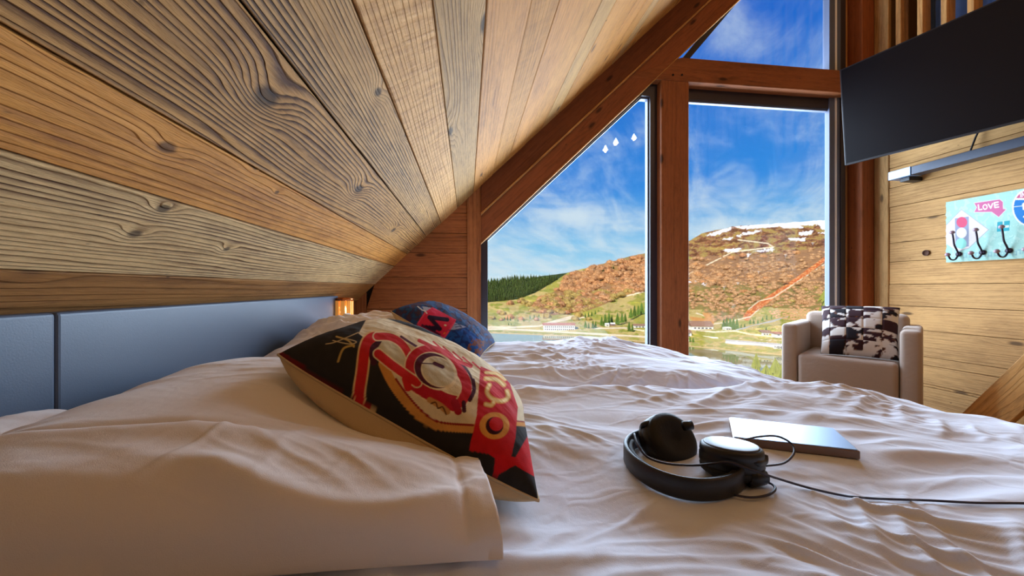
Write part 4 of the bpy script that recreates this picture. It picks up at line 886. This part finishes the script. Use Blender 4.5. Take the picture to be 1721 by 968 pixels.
# ================================================================ the valley outside
H = 45.0                                  # eye height above the lake (m)
xs_ = np.array([640, 819, 900, 960, 1000, 1040, 1088, 1125, 1160, 1180, 1230, 1290, 1340, 1390, 1480, 1620.])
ysk = np.array([470, 476, 466, 457, 447, 436, 425, 414, 404, 392, 381, 376, 373, 370, 362, 372.])
f_sky = lambda x: np.interp(x, xs_, ysk)
f_sho = lambda x: np.interp(x, [640, 819, 960, 1082, 1160, 1320, 1450, 1620], [553, 560, 565.5, 575, 583, 598, 606, 612])
f_bas = lambda x: np.interp(x, [640, 819, 900, 1000, 1082, 1160, 1240, 1320, 1450, 1620], [545, 546, 547, 550, 553, 556, 555, 546, 540, 540])
f_dsk = lambda x: np.interp(x, [640, 819, 960, 1088, 1180, 1390, 1620], [1150, 1150, 1250, 1500, 2000, 2300, 2300])
def dist(x, y):
    """forward distance of the ground seen at a pixel (flat shore, then the hillside)"""
    ys0, yb, yk = f_sho(x), f_bas(x), f_sky(x); d0 = H*FPX/(ys0-484); db = d0*1.16; dk = f_dsk(x)
    s1 = np.clip((ys0-y)/(ys0-yb), 0, 1); s2 = np.clip((yb-y)/(yb-yk), 0, 1)
    return np.where(y >= yb, d0+(db-d0)*s1, db*(dk/db)**(s2**.9))
def ground(x, y): return atD(x, y, float(dist(x, y)))
NX, NY = 620, 300
PX = np.linspace(660, 1600, NX); TT = np.linspace(0, 1, NY-12)
X2, T2 = np.meshgrid(PX, TT, indexing='ij'); Y2 = f_sho(X2)+(f_sky(X2)-f_sho(X2))*T2
sk_n = 1.2*fbm(X2*.05, X2*0+.3, 4, 8)*ss(.75, 1, T2); Y2 = Y2+sk_n
D2_ = dist(X2, np.maximum(Y2, f_sky(X2))); D2_ = D2_*(1+.05*fbm(X2*.022, Y2*.05, 4, 14)*np.clip(T2*3, 0, 1)*np.clip((1-T2)*6, .0, 1))
rayd = (X2[..., None]-860.5)/FPX*Rv+Fv+((484-Y2)/FPX)[..., None]*Uv
P = rayd*D2_[..., None]; P[..., 2] += E
pre = []
for k in range(4):                        # lake bed in front of the shore
    Q = P[:, 0].copy(); f_ = .80+.05*k; Q[:, :2] *= f_; Q[:, 2] = E-H-2.5+.5*k; pre.append(Q)
post = []
for k in range(8):                        # land falls away behind the ridge
    Q = P[:, -1].copy(); f_ = 1+.06*(k+1); Q[:, :2] *= f_; Q[:, 2] = P[:, -1, 2]-22*(k+1)**1.35; post.append(Q)
P = np.concatenate([np.stack(pre, 1), P, np.stack(post, 1)], 1); nyy = P.shape[1]
Xc = np.concatenate([np.repeat(X2[:, :1], 4, 1), X2, np.repeat(X2[:, -1:], 8, 1)], 1).ravel(); Yc = np.concatenate([np.repeat(Y2[:, :1], 4, 1), Y2, np.repeat(Y2[:, -1:], 8, 1)], 1).ravel()
# ground cover, mapped by what grows where
def cover(x, y):
    c = np.empty((len(x), 3)); nz = fbm(x*.06, y*.16, 4, 21); n2 = fbm(x*.02, y*.06, 3, 22); n3 = fbm(x*.25, y*.5, 3, 23)
    mead = np.where((n2 > .08)[:, None], L3(168, 160, 72), L3(196, 172, 104)); c[:] = mead; c[nz > .28] = L3(150, 150, 62)
    yb, yk, ysh = f_bas(x), f_sky(x), f_sho(x)
    left = x < 1125
    wood_l = inpoly(x, y, WOODL); c[wood_l] = L3(158, 118, 78); c[wood_l & (nz > .2)] = L3(170, 128, 74)
    top_l = left & (y < yk+9) & (x > 985); c[top_l] = L3(158, 132, 80)
    c[inpoly(x, y, FORL)] = L3(48, 66, 34)
    hi = (~left) & (y < 432+n3*4); c[hi] = L3(146, 98, 66); c[hi & (nz+n3*.5 > .15)] = L3(164, 138, 74); c[hi & (nz+n3*.5 < -.25)] = L3(104, 66, 40)
    wd = inpoly(x, y, WOODR); c[wd] = L3(156, 116, 80); c[wd & (y > 478+n3*10)] = L3(140, 124, 66)
    tr = dline(x, y, TRACK) < np.interp(y, [425, 470, 525], [3., 4.2, 6.]); c[tr] = L3(206, 104, 52); c[tr & (n3 > .12)] = L3(226, 158, 96)
    for P_, w_ in ROADS: c[dline(x, y, P_) < w_] = L3(232, 212, 172)
    quarry = inpoly(x, y, [(1290, 522), (1345, 517), (1400, 524), (1400, 536), (1330, 538), (1300, 534)]); c[quarry & (n3 > -.1)] = L3(222, 168, 116)
    red = inpoly(x, y, [(1180, 525), (1200, 526), (1200, 545), (1165, 540), (1158, 532), (1185, 535)]); c[red] = L3(210, 150, 84)
    sh = y > ysh-2.2-n3*1.5; c[sh] = L3(206, 178, 120)
    flat = (~left) & (y > 566) & ~sh; c[flat & (nz > -.05)] = L3(188, 164, 104); c[flat & (nz > .2)] = L3(160, 158, 80)
    park = inpoly(x, y, [(1220, 570), (1325, 578.5), (1460, 590), (1460, 596), (1325, 585), (1220, 577)]); c[park] = L3(190, 184, 178)
    snow = np.zeros(len(x), bool)
    for S in SNOW: snow |= inpoly(x+n3*3, y+n3*1.6, S)
    c[snow] = L3(250, 250, 252)
    return c*(1+.12*n3[:, None])
WOODL = [(958, 461), (1040, 440), (1125, 428), (1125, 484), (1082, 490), (1040, 499), (1015, 512), (985, 523), (930, 530), (890, 524), (905, 505), (935, 488)]
FORL = [(640, 474), (819, 476), (870, 468), (958, 456), (930, 474), (900, 492), (870, 503), (819, 508), (640, 512)]
WOODR = [(1100, 446), (1190, 430), (1290, 428), (1370, 417), (1460, 405), (1460, 530), (1350, 520), (1285, 516), (1268, 523), (1250, 535), (1225, 536), (1200, 542), (1180, 520), (1100, 520)]
TRACK = [(1460, 375), (1393, 430), (1340, 470), (1300, 497), (1262, 523), (1255, 533)]
ROADS = [([(1393, 440), (1330, 480), (1300, 500), (1275, 506), (1258, 520)], 1.0), ([(1155, 462), (1230, 424), (1300, 415), (1290, 409), (1240, 403)], 1.0), ([(1240, 422), (1300, 415)], .9),
         ([(1157, 553), (1200, 558), (1235, 556), (1262, 562), (1330, 569), (1460, 577)], 1.3), ([(1170, 526), (1190, 533), (1190, 541), (1165, 547)], 1.0), ([(1195, 545), (1225, 541), (1262, 532), (1275, 520)], 1.1), ([(1220, 567), (1325, 574), (1460, 584)], .9),
         ([(640, 548), (860, 550), (905, 548), (960, 535), (985, 533)], 1.4), ([(917, 544), (960, 532), (975, 531)], 1.6), ([(640, 556), (850, 553), (980, 560), (1082, 566), (1160, 572)], 1.6), ([(995, 552), (1050, 551), (1082, 556)], 1.2), ([(1050, 498), (1082, 490)], 1.3)]
SNOW = [[(1186, 396), (1215, 385), (1232, 381), (1226, 388), (1200, 396)], [(1232, 381), (1292, 375), (1400, 368), (1400, 375), (1372, 378), (1310, 381), (1250, 385)], [(1310, 380), (1345, 378), (1350, 383), (1318, 384)], [(1247, 392), (1282, 386), (1270, 392), (1250, 396)], [(1212, 402), (1232, 398), (1228, 404)], [(1325, 400), (1358, 400), (1350, 405), (1328, 404)],
        [(1340, 391), (1368, 387), (1362, 394), (1345, 396)], [(1374, 375), (1400, 371), (1400, 388), (1382, 386)], [(1215, 420), (1245, 416), (1242, 423), (1222, 424)], [(1265, 423), (1300, 416), (1298, 422)], [(1252, 428), (1260, 426), (1258, 434)], [(1120, 468), (1170, 470), (1168, 474), (1150, 476), (1120, 474)], [(1178, 477), (1188, 476), (1186, 481)], [(1388, 432), (1400, 426), (1400, 434)], [(1236, 396), (1248, 394), (1244, 399)], [(1375, 392), (1400, 388), (1400, 394)]]
m, t = newmat('hillside_ground'); c = t.n('ShaderNodeAttribute', attribute_name='print').outputs['Color']; co = t.n('ShaderNodeTexCoord').outputs['Object']
nzz = t.noise(co, .12, 5, .7); c2 = t.mix(.55, c, t.ramp(nzz, [(.3, (.68, .65, .6, 1)), (.7, (1.0, 1.0, 1.0, 1))]), 'MULTIPLY'); finish(t, c2, .95, nzz, .6, 2.0, spec=.05); M['hill'] = m
I = np.arange(NX*nyy).reshape(NX, nyy); q = np.stack([I[:-1, :-1], I[1:, :-1], I[1:, 1:], I[:-1, 1:]], -1).reshape(-1, 4)
hm = me('hillside', P.reshape(-1, 3), q, M['hill'], True); set_color(hm, cover(Xc, Yc)); ob('hillside', hm, kind='structure')
# lake and the near bank below the house
m, t = newmat('lake_water'); co = t.n('ShaderNodeTexCoord').outputs['Object']
finish(t, lin(132, 130, 78), .03, t.noise(t.scalev(co, (.25, .25, .25)), 1.0, 3, .5), .05, .15, spec=.5, extra={'IOR': 1.33}); M['water'] = m
ob('lake', me('lake', [(-700, 60, E-H), (1300, 60, E-H), (1300, 700, E-H), (-700, 700, E-H)], [(0, 1, 2, 3)], M['water']), kind='structure')
gx, gy = np.meshgrid(np.linspace(-300, 500, 60), np.linspace(4, 165, 30), indexing='ij'); gz_ = E-7-(H-4)*ss(0, 1, (gy-4)/161.)**.8+1.2*fbm(gx*.05, gy*.05, 3, 4)
I = np.arange(1800).reshape(60, 30); nm_ = me('near_bank', np.stack([gx, gy, gz_], -1).reshape(-1, 3), np.stack([I[:-1, :-1], I[1:, :-1], I[1:, 1:], I[:-1, 1:]], -1).reshape(-1, 4), M['hill'], True)
set_color(nm_, np.tile(L3(150, 150, 70), (1800, 1))); ob('near_bank', nm_, kind='structure')
# ---------------- trees
def foliage(name, a, b, scale):
    m, t = newmat(name); oi = t.n('ShaderNodeObjectInfo'); co = t.n('ShaderNodeTexCoord').outputs['Object']; nz = t.noise(co, scale, 4, .7)
    c = t.mix(1.0, t.mix(nz, a, b), oi.outputs['Color'], 'MULTIPLY'); finish(t, c, .9, nz, .8, .3, spec=.05); return m
M['bare'] = foliage('leafless_twigs', lin(236, 190, 142), lin(140, 102, 72), 3.0); M['con'] = foliage('conifer_needles', lin(112, 140, 64), lin(44, 66, 32), 1.2); M['nearcon'] = foliage('young_conifer', lin(186, 184, 84), lin(64, 82, 28), 6.0)
M['trunk'] = plain('tree_trunk', lin(96, 70, 48), .9, nscale=3)
def blob(name, seed, sub=2, twigs=420):
    """bare crown: a lumpy core bristling with thin twigs"""
    bm = bmesh.new(); bmesh.ops.create_icosphere(bm, subdivisions=sub, radius=.84); r_ = random.Random(seed); ph = [r_.uniform(0, 6) for _ in range(9)]
    def shape(n):
        k = 1+.13*math.sin(4*n.x+ph[0])*math.cos(3.7*n.y+ph[1])+.10*math.sin(7*n.y+ph[2])*math.sin(6*n.z+ph[3]); return Vector((n.x*k, n.y*k, max(n.z*k, -.55)*.78+.45))
    for v in bm.verts: v.co = shape(v.co.normalized())*.84+Vector((0, 0, .07))
    for _ in range(twigs):
        n = Vector((r_.gauss(0, 1), r_.gauss(0, 1), abs(r_.gauss(0, 1))*1.1-.25)).normalized(); tip = shape(n)*r_.uniform(.92, 1.12); root = Vector((tip.x*.55, tip.y*.55, tip.z*.55+.02))
        sd_ = n.cross(Vector((r_.uniform(-1, 1), r_.uniform(-1, 1), r_.uniform(-1, 1)))).normalized()*r_.uniform(.05, .09)
        bm.faces.new([bm.verts.new(root-sd_), bm.verts.new(root+sd_), bm.verts.new(tip)])
    m_ = bpy.data.meshes.new(name); bm.to_mesh(m_); bm.free(); m_.materials.append(M['bare']); return m_
blobs = [blob('leafless_tree', s, 2, 520) for s in range(5)]
cand = []
for poly, step, nmax in ((WOODL, 5.4, 900), (WOODR, 5.2, 1500)):
    xa, xb_ = min(p[0] for p in poly), max(p[0] for p in poly); ya, yb_ = min(p[1] for p in poly), max(p[1] for p in poly)
    for yy in np.arange(ya, yb_, 2.9):
        for xx in np.arange(xa+random.random()*step, min(xb_, 1420), step):
            a = xx+random.uniform(-2, 2); b = yy+random.uniform(-1.4, 1.4)
            if inpoly(np.array([a]), np.array([b]), poly)[0] and dline(np.array([a]), np.array([b]), TRACK)[0] > 7:
                hid = (a < 812) or (1091 < a < 1156)
                if hid: continue
                dens = .5 if poly is WOODL else (.5 if b > 445 else .22)
                if random.random() < dens: cand.append((a, b, poly is WOODL))
for _ in range(34): a = random.uniform(822, 1000); b = random.uniform(505, 540); cand.append((a, b, True))
sized = []
for a, b, l in cand:
    pxs = (random.uniform(8.0, 14.0) if l else random.uniform(5.5, 10.0)); d = float(dist(a, b)); r = pxs*d/FPX/2*1.2; sized.append((pxs, a, b, d, r, l))
sized.sort(key=lambda s: -s[0])
def tcol(a, b, l):
    g_ = random.random(); olive = (b > 478 if not l else b > 492)
    if olive and g_ < .6: return (.82, 1.0, .62, 1)
    return random.choice([(1.0, .90, .78, 1), (.98, .82, .70, 1), (1.1, 1.0, .84, 1), (.9, .82, .74, 1)])
NEAR, FAR = sized[:290], sized[290:]
for pxs, a, b, d, r, l in NEAR:
    p = atD(a, b, d); o = ob('leafless_tree', blobs[int(a*7) % 5], None, loc=(p[0], p[1], p[2]-r*.25), rot=(0, 0, random.uniform(0, 6)), label='rounded leafless tree in the brown woods on the hillside', cat='tree', group='leafless trees on the hillside')
    o.scale = (r, r, r*random.uniform(.85, 1.15)); o.color = tcol(a, b, l)
def joined(name, items, protos, mat, label, cat):
    V = []; F = []; n = 0; Cc_ = []
    for (p, s3, rz, col, k) in items:
        vs0, fs0 = protos[k % len(protos)]; c_, s_ = math.cos(rz), math.sin(rz)
        W_ = np.stack([(vs0[:, 0]*c_-vs0[:, 1]*s_)*s3[0]+p[0], (vs0[:, 0]*s_+vs0[:, 1]*c_)*s3[1]+p[1], vs0[:, 2]*s3[2]+p[2]], 1); V.append(W_); F.append(fs0+n); n += len(vs0)
    V = np.concatenate(V); F = np.concatenate(F); o = ob(name, me(name, V, F, mat, True), label=label, cat=cat, kind='stuff'); return o
def arr(m_): return (np.array([v.co[:] for v in m_.vertices]), np.array([p.vertices[:] for p in m_.polygons]))
lo = [arr(blob('proto', s, 1, 160)) for s in range(3)]
mb = foliage('leafless_wood', lin(224, 178, 130), lin(134, 98, 68), .5); M['bare_mass'] = mb
joined('leafless_wood', [((lambda p: (p[0], p[1], p[2]-r*.25))(atD(a, b, d)), (r, r, r), random.uniform(0, 6), None, i) for i, (pxs, a, b, d, r, l) in enumerate(FAR)], lo, mb, 'distant leafless russet woods covering the hillside', 'woods')
def conifer_arr(seed, tiers=5, sides=9):
    r_ = random.Random(seed); V = []; F = []
    for k in range(tiers):
        z0 = .06+k*.94/tiers*.95; z1 = min(z0+.94/tiers*1.9, 1.0); r0 = .21*(1-k/tiers*.86); b0_ = len(V)
        for j in range(sides*2):
            a = math.pi*j/sides; rr = r0*(1 if j % 2 else .55)*r_.uniform(.75, 1.2); V.append((rr*math.cos(a), rr*math.sin(a), z0-(.03 if j % 2 else 0)))
        V.append((0, 0, z1)); V.append((0, 0, z0+.03)); n = sides*2
        for j in range(n): F.append((b0_+j, b0_+(j+1) % n, b0_+n)); F.append((b0_+(j+1) % n, b0_+j, b0_+n+1))
    return np.array(V), np.array(F)
cprot = [conifer_arr(s) for s in range(4)]
items = []
for yy in np.arange(470, 513, 1.7):
    for xx in np.arange(780, 962, 2.6):
        a = xx+random.uniform(-1.3, 1.3); b = yy+random.uniform(-.9, .9)
        if inpoly(np.array([a]), np.array([b]), FORL)[0] or (b < f_sky(a)+3 and 819 < a < 957 and b > f_sky(a)):
            d = float(dist(a, b)); h_ = random.uniform(7, 10)*d/FPX; p = atD(a, b, d); items.append(((p[0], p[1], p[2]-.5), (h_*.9, h_*.9, h_), random.uniform(0, 6), None, len(items)))
for (x0, x1, y0, y1, n_, hh) in ((1010, 1032, 458, 452, 16, 5),):
    for k in range(n_): a = random.uniform(x0, x1); b = y0+(y1-y0)*(a-x0)/(x1-x0); d = float(dist(a, b)); h_ = hh*d/FPX; p = atD(a, b, d); items.append((p, (h_*.9, h_*.9, h_), 0, None, k))
joined('conifer_forest', items, [conifer_arr(s, 3, 6) for s in range(4)], foliage('forest_needles', lin(122, 144, 70), lin(40, 62, 32), .09), 'dense dark green conifer forest on the left hillside', 'forest')
cmesh = [me('crown', v, f, M['con']) for v, f in cprot]; trunk_m = lathe_mesh('trunk', [(.02, 0), (.012, .3)], M['trunk'], 6)
zz4 = zm(810, 420, 5.693); zz6 = zm(1150, 490, 5.696)
C4 = [(990, 745, 75), (1022, 750, 55), (1062, 752, 80), (1088, 745, 70), (1145, 725, 95), (1180, 722, 118), (1215, 712, 122), (1243, 706, 88), (1297, 715, 122), (1340, 700, 100), (1372, 690, 92), (1425, 655, 105), (1460, 640, 112), (1495, 625, 100), (1528, 615, 118), (1408, 775, 92), (1440, 778, 75), (245, 680, 50), (272, 682, 48), (215, 672, 34), (345, 690, 36), (400, 690, 40), (255, 725, 32), (280, 725, 30), (460, 660, 42), (500, 655, 38), (545, 648, 40), (600, 636, 36), (990, 650, 50), (1020, 645, 55), (1050, 636, 52), (1085, 625, 50), (1115, 612, 44), (1140, 602, 36)]
C6 = [(378, 356, 100), (405, 360, 118), (440, 362, 116), (472, 364, 120), (505, 360, 104), (545, 352, 44), (578, 350, 46), (632, 316, 58), (665, 318, 56), (705, 314, 52), (750, 282, 44), (790, 272, 46), (835, 266, 42), (55, 480, 55), (85, 484, 50), (785, 395, 60)]
ORD = ['first', 'second', 'third', 'fourth', 'fifth', 'sixth', 'seventh', 'eighth']
CL4 = [(0, 4, 'the group right of the long lakeside building'), (4, 8, 'the tall clump by the white cottage'), (8, 11, 'the row right of the white cottage'), (11, 15, 'the row climbing to the dark window frame'), (15, 17, 'the pair by the grey farm building'), (17, 20, 'the upper cluster at the left window edge'), (20, 24, 'the scattered low trees near the left window edge'), (24, 28, 'the low row above the lakeside road'), (28, 34, 'the slanting line above the lakeside building')]
CL6 = [(0, 5, 'the dark clump beside the farmhouse'), (5, 7, 'the short pair right of the farmhouse clump'), (7, 10, 'the row above the embankment wall'), (10, 13, 'the upper row near the top of the embankment wall'), (13, 15, 'the pair beside the wooden post'), (15, 16, 'the meadow behind the white chalet')]
def clab(left, k):
    for a, b, nm in (CL4 if left else CL6):
        if a <= k < b: return ('%s conifer from the left in %s' % (ORD[k-a], nm)) if b-a > 1 else 'single small conifer in '+nm
for lst, z_, sc_ in ((C4, zz4, 5.693), (C6, zz6, 5.696)):
    for k, (a, b, h_) in enumerate(lst):
        (px, py), = z_([(a, b)]); p = ground(px, py); hm_ = h_/sc_*float(dist(px, py))/FPX
        side_ = 'left' if lst is C4 else 'right'
        t_ = empty('conifer_tree', tuple(p), random.uniform(0, 6), label=clab(lst is C4, k), cat='tree', group='valley conifers in the %s window' % ('left' if lst is C4 else 'tall right')); t_.scale = (hm_*1.15, hm_*1.15, hm_); 
        o = ob('crown', cmesh[k % 4], t_); v = random.uniform(.8, 1.25); o.color = (v, v, v*.9, 1); ob('trunk', trunk_m, t_)
# young conifers just below the house, their tops at the chair's left side
big = [conifer_arr(s, 11, 11) for s in (21, 22, 23)]; bmm = [me('crown', v, f, M['nearcon']) for v, f in big]
for k, (px, py, d, h_, w_, lab) in enumerate(((1271, 592, 30, 8, 1.3, 'slim yellow-green conifer top showing above the far bed'), (1303, 601, 26, 8, 2.2, 'yellow-green conifer top beside the armchair'), (1318, 606, 22, 7, 2.2, 'small yellow-green conifer top touching the armchair edge'), (1288, 612, 24, 7, 2.6, 'lowest broad yellow-green conifer top left of the armchair'), (1396, 468, 34, 14, 1.9, 'yellow-green conifer rising behind the right window frame'))):
    p = atD(px, py, d); t_ = empty('young_conifer', (p[0], p[1], p[2]-h_), random.uniform(0, 6), label=lab, cat='tree'); t_.scale = (h_*w_*.7, h_*w_*.7, h_); ob('crown', bmm[k % 3], t_); ob('trunk', trunk_m, t_)
# ---------------- buildings and lift pylons
M['wallw'] = plain('white_render', lin(236, 232, 224), .8, nscale=2); M['rooft'] = plain('red_brown_roof', lin(178, 116, 88), .8, nscale=2, var=.3); M['roofb'] = plain('brown_roof', lin(150, 112, 88), .8, nscale=2, var=.4); M['darkpane'] = plain('dark_house_pane', lin(96, 96, 110), .2, nscale=2)
def house(label, px0, px1, py_base, hpx, roofpx, cols, rows, roofm, depth=10., wallm='wallw', name='house'):
    pxc = (px0+px1)/2; p = ground(pxc, py_base); d = float(dist(pxc, py_base)); k = d/FPX; wd = (px1-px0)*k; ht = hpx*k; rf = roofpx*k
    u_ = (pxc-860.5)/FPX; t = empty(name, tuple(p), -YAW-math.atan(u_)*.25, label=label, cat='building')
    box('house_wall', (-wd/2, 0, -1.5), (wd/2, depth, ht), M[wallm], t)
    ov = .03*wd; prism('roof', [(-.6, ht-.05), (depth/2, ht+rf), (depth+.6, ht-.05)], -wd/2-ov, wd/2+ov, M[roofm], axis='X', parent=t)
    wm = None
    for r in range(rows):
        for c_ in range(cols):
            cw = wd/(cols+.6); ch_ = ht/(rows+.25); x0 = -wd/2+cw*(.3+c_)+cw*.2; z0 = ch_*(.2+r)
            wm = wm or box_mesh('house_window', (0, -.08, 0), (cw*.62, .02, ch_*.58), M['darkpane']); ob('house_window', wm, t, loc=(x0, 0, z0))
    return t
house('long white lakeside building with red-brown roof and window rows', 914, 966, 555.5, 9, 3.2, 15, 2, 'rooft', 12)
house('farmhouse with broad brown roof beside the conifers', 1164, 1198, 553.5, 5, 8, 5, 1, 'roofb', 14)
house('tiny white house in front of the right valley conifers', 1219.5, 1229, 554.5, 3.2, 1.5, 2, 1, 'wallw', 6)
house('small white chalet with dark roof in the meadow', 1282, 1297, 563.5, 4.5, 3.5, 3, 1, 'roofb', 8)
house('low white chalet at the left edge of the armchair', 1305, 1330, 564.5, 3.2, 2.5, 4, 1, 'rooft', 8)
house('white house cut off by the wooden post', 1146, 1162, 566, 7, 4, 2, 2, 'roofb', 8)
house('white cottage among the left valley conifers', 1018, 1024, 548.3, 3, 2, 1, 1, 'wallw', 6)
house('white-roofed cottage between two left valley conifers', 1027, 1034, 547, 2.4, 2, 2, 1, 'wallw', 6, 'roofb')
house('grey farm building at the left window edge', 1066, 1090, 551, 3.6, 2.5, 4, 1, 'roofb', 8)
# long pale embankment wall and car-park sign
def ribbon(name, pts, h_, mat, label, cat):
    V = []; F = []
    for (a, b) in pts:
        p = ground(a, b); k = float(dist(a, b))/FPX; off = 1.2*k*ray(a, b)/np.linalg.norm(ray(a, b))
        V += [tuple(p-np.array([0, 0, .6])), tuple(p+np.array([0, 0, h_*k])), tuple(p+off+np.array([0, 0, h_*k])), tuple(p+off-np.array([0, 0, .6]))]
    n = len(pts)
    for i in range(n-1):
        for j in range(4): F.append((4*i+j, 4*i+(j+1) % 4, 4*i+4+(j+1) % 4, 4*i+4+j))
    F += [(3, 2, 1, 0), tuple(4*(n-1)+j for j in range(4))]
    return ob(name, me(name, V, F, mat), label=label, cat=cat)
M['embank'] = plain('pale_concrete', lin(206, 208, 212), .8, nscale=.5, var=.2)
ribbon('embankment_wall', [(1237+8*i, 556-2.0*i) for i in range(12)], 2.6, M['embank'], 'long pale grey embankment wall climbing the meadow', 'wall')
ribbon('low_barrier', [(1181, 566), (1195, 567.5), (1207, 568.5)], 1.6, M['wallw'], 'short white roadside barrier below the farmhouse', 'barrier')
ribbon('car_park_wall', [(1219, 577), (1260, 580), (1300, 583.6), (1330, 586.5)], 4.0, M['embank'], 'long grey car park wall above the lake', 'wall')
sp_ = [(1300, 585.2), (1324, 587.4)]
sg = ribbon('sign_board', sp_, 5.0, M['wallw'], 'white sign board with dark capital letters at the lake', 'sign')
LET = {'N': [[(0, 0), (0, 1), (1, 0), (1, 1)]], 'D': [[(0, 0), (0, 1), (.7, .9), (1, .5), (.7, .1), (0, 0)]], 'E': [[(1, 0), (0, 0), (0, 1), (1, 1)], [(0, .5), (.8, .5)]], 'C': [[(1, .1), (.3, 0), (0, .5), (.3, 1), (1, .9)]]}
for i, ch_ in enumerate('NDEC'):
    for S in LET[ch_]:
        pts = []
        for (a, b) in S:
            px = 1302+i*5.3+a*3.8; pb = ground(px, 585.2+(px-1300)*.0917); k = float(dist(px, 585.4))/FPX; r_ = ray(px, 580); pts.append(tuple(pb-.35*r_/np.linalg.norm(r_)+np.array([0, 0, (.9+b*3.2)*k])))
        tube('letter', pts, .22, M['darkpane'], sg, sides=5)
for k, (px, py, h_) in enumerate(((1320, 434, 6), (1275, 462, 6), (1240, 482, 7), (1217, 488, 6), (1366, 414, 6))):
    p = ground(px, py); s_ = h_*float(dist(px, py))/FPX; t_ = empty('lift_pylon', tuple(p), label=['second ski lift pylon from the top of the hill', 'middle ski lift pylon on the wooded slope', 'second lowest ski lift pylon on the wooded slope', 'lowest ski lift pylon on the wooded slope', 'topmost ski lift pylon on the hill'][k], cat='pylon', group='ski lift pylons')
    ob('mast', lathe_mesh('mast', [(.05*s_, -1), (.04*s_, s_)], M['embank'], 6), t_); box('cross_arm', (-.4*s_, -.06*s_, s_*.92), (.4*s_, .06*s_, s_*1.03), M['wallw'], t_)
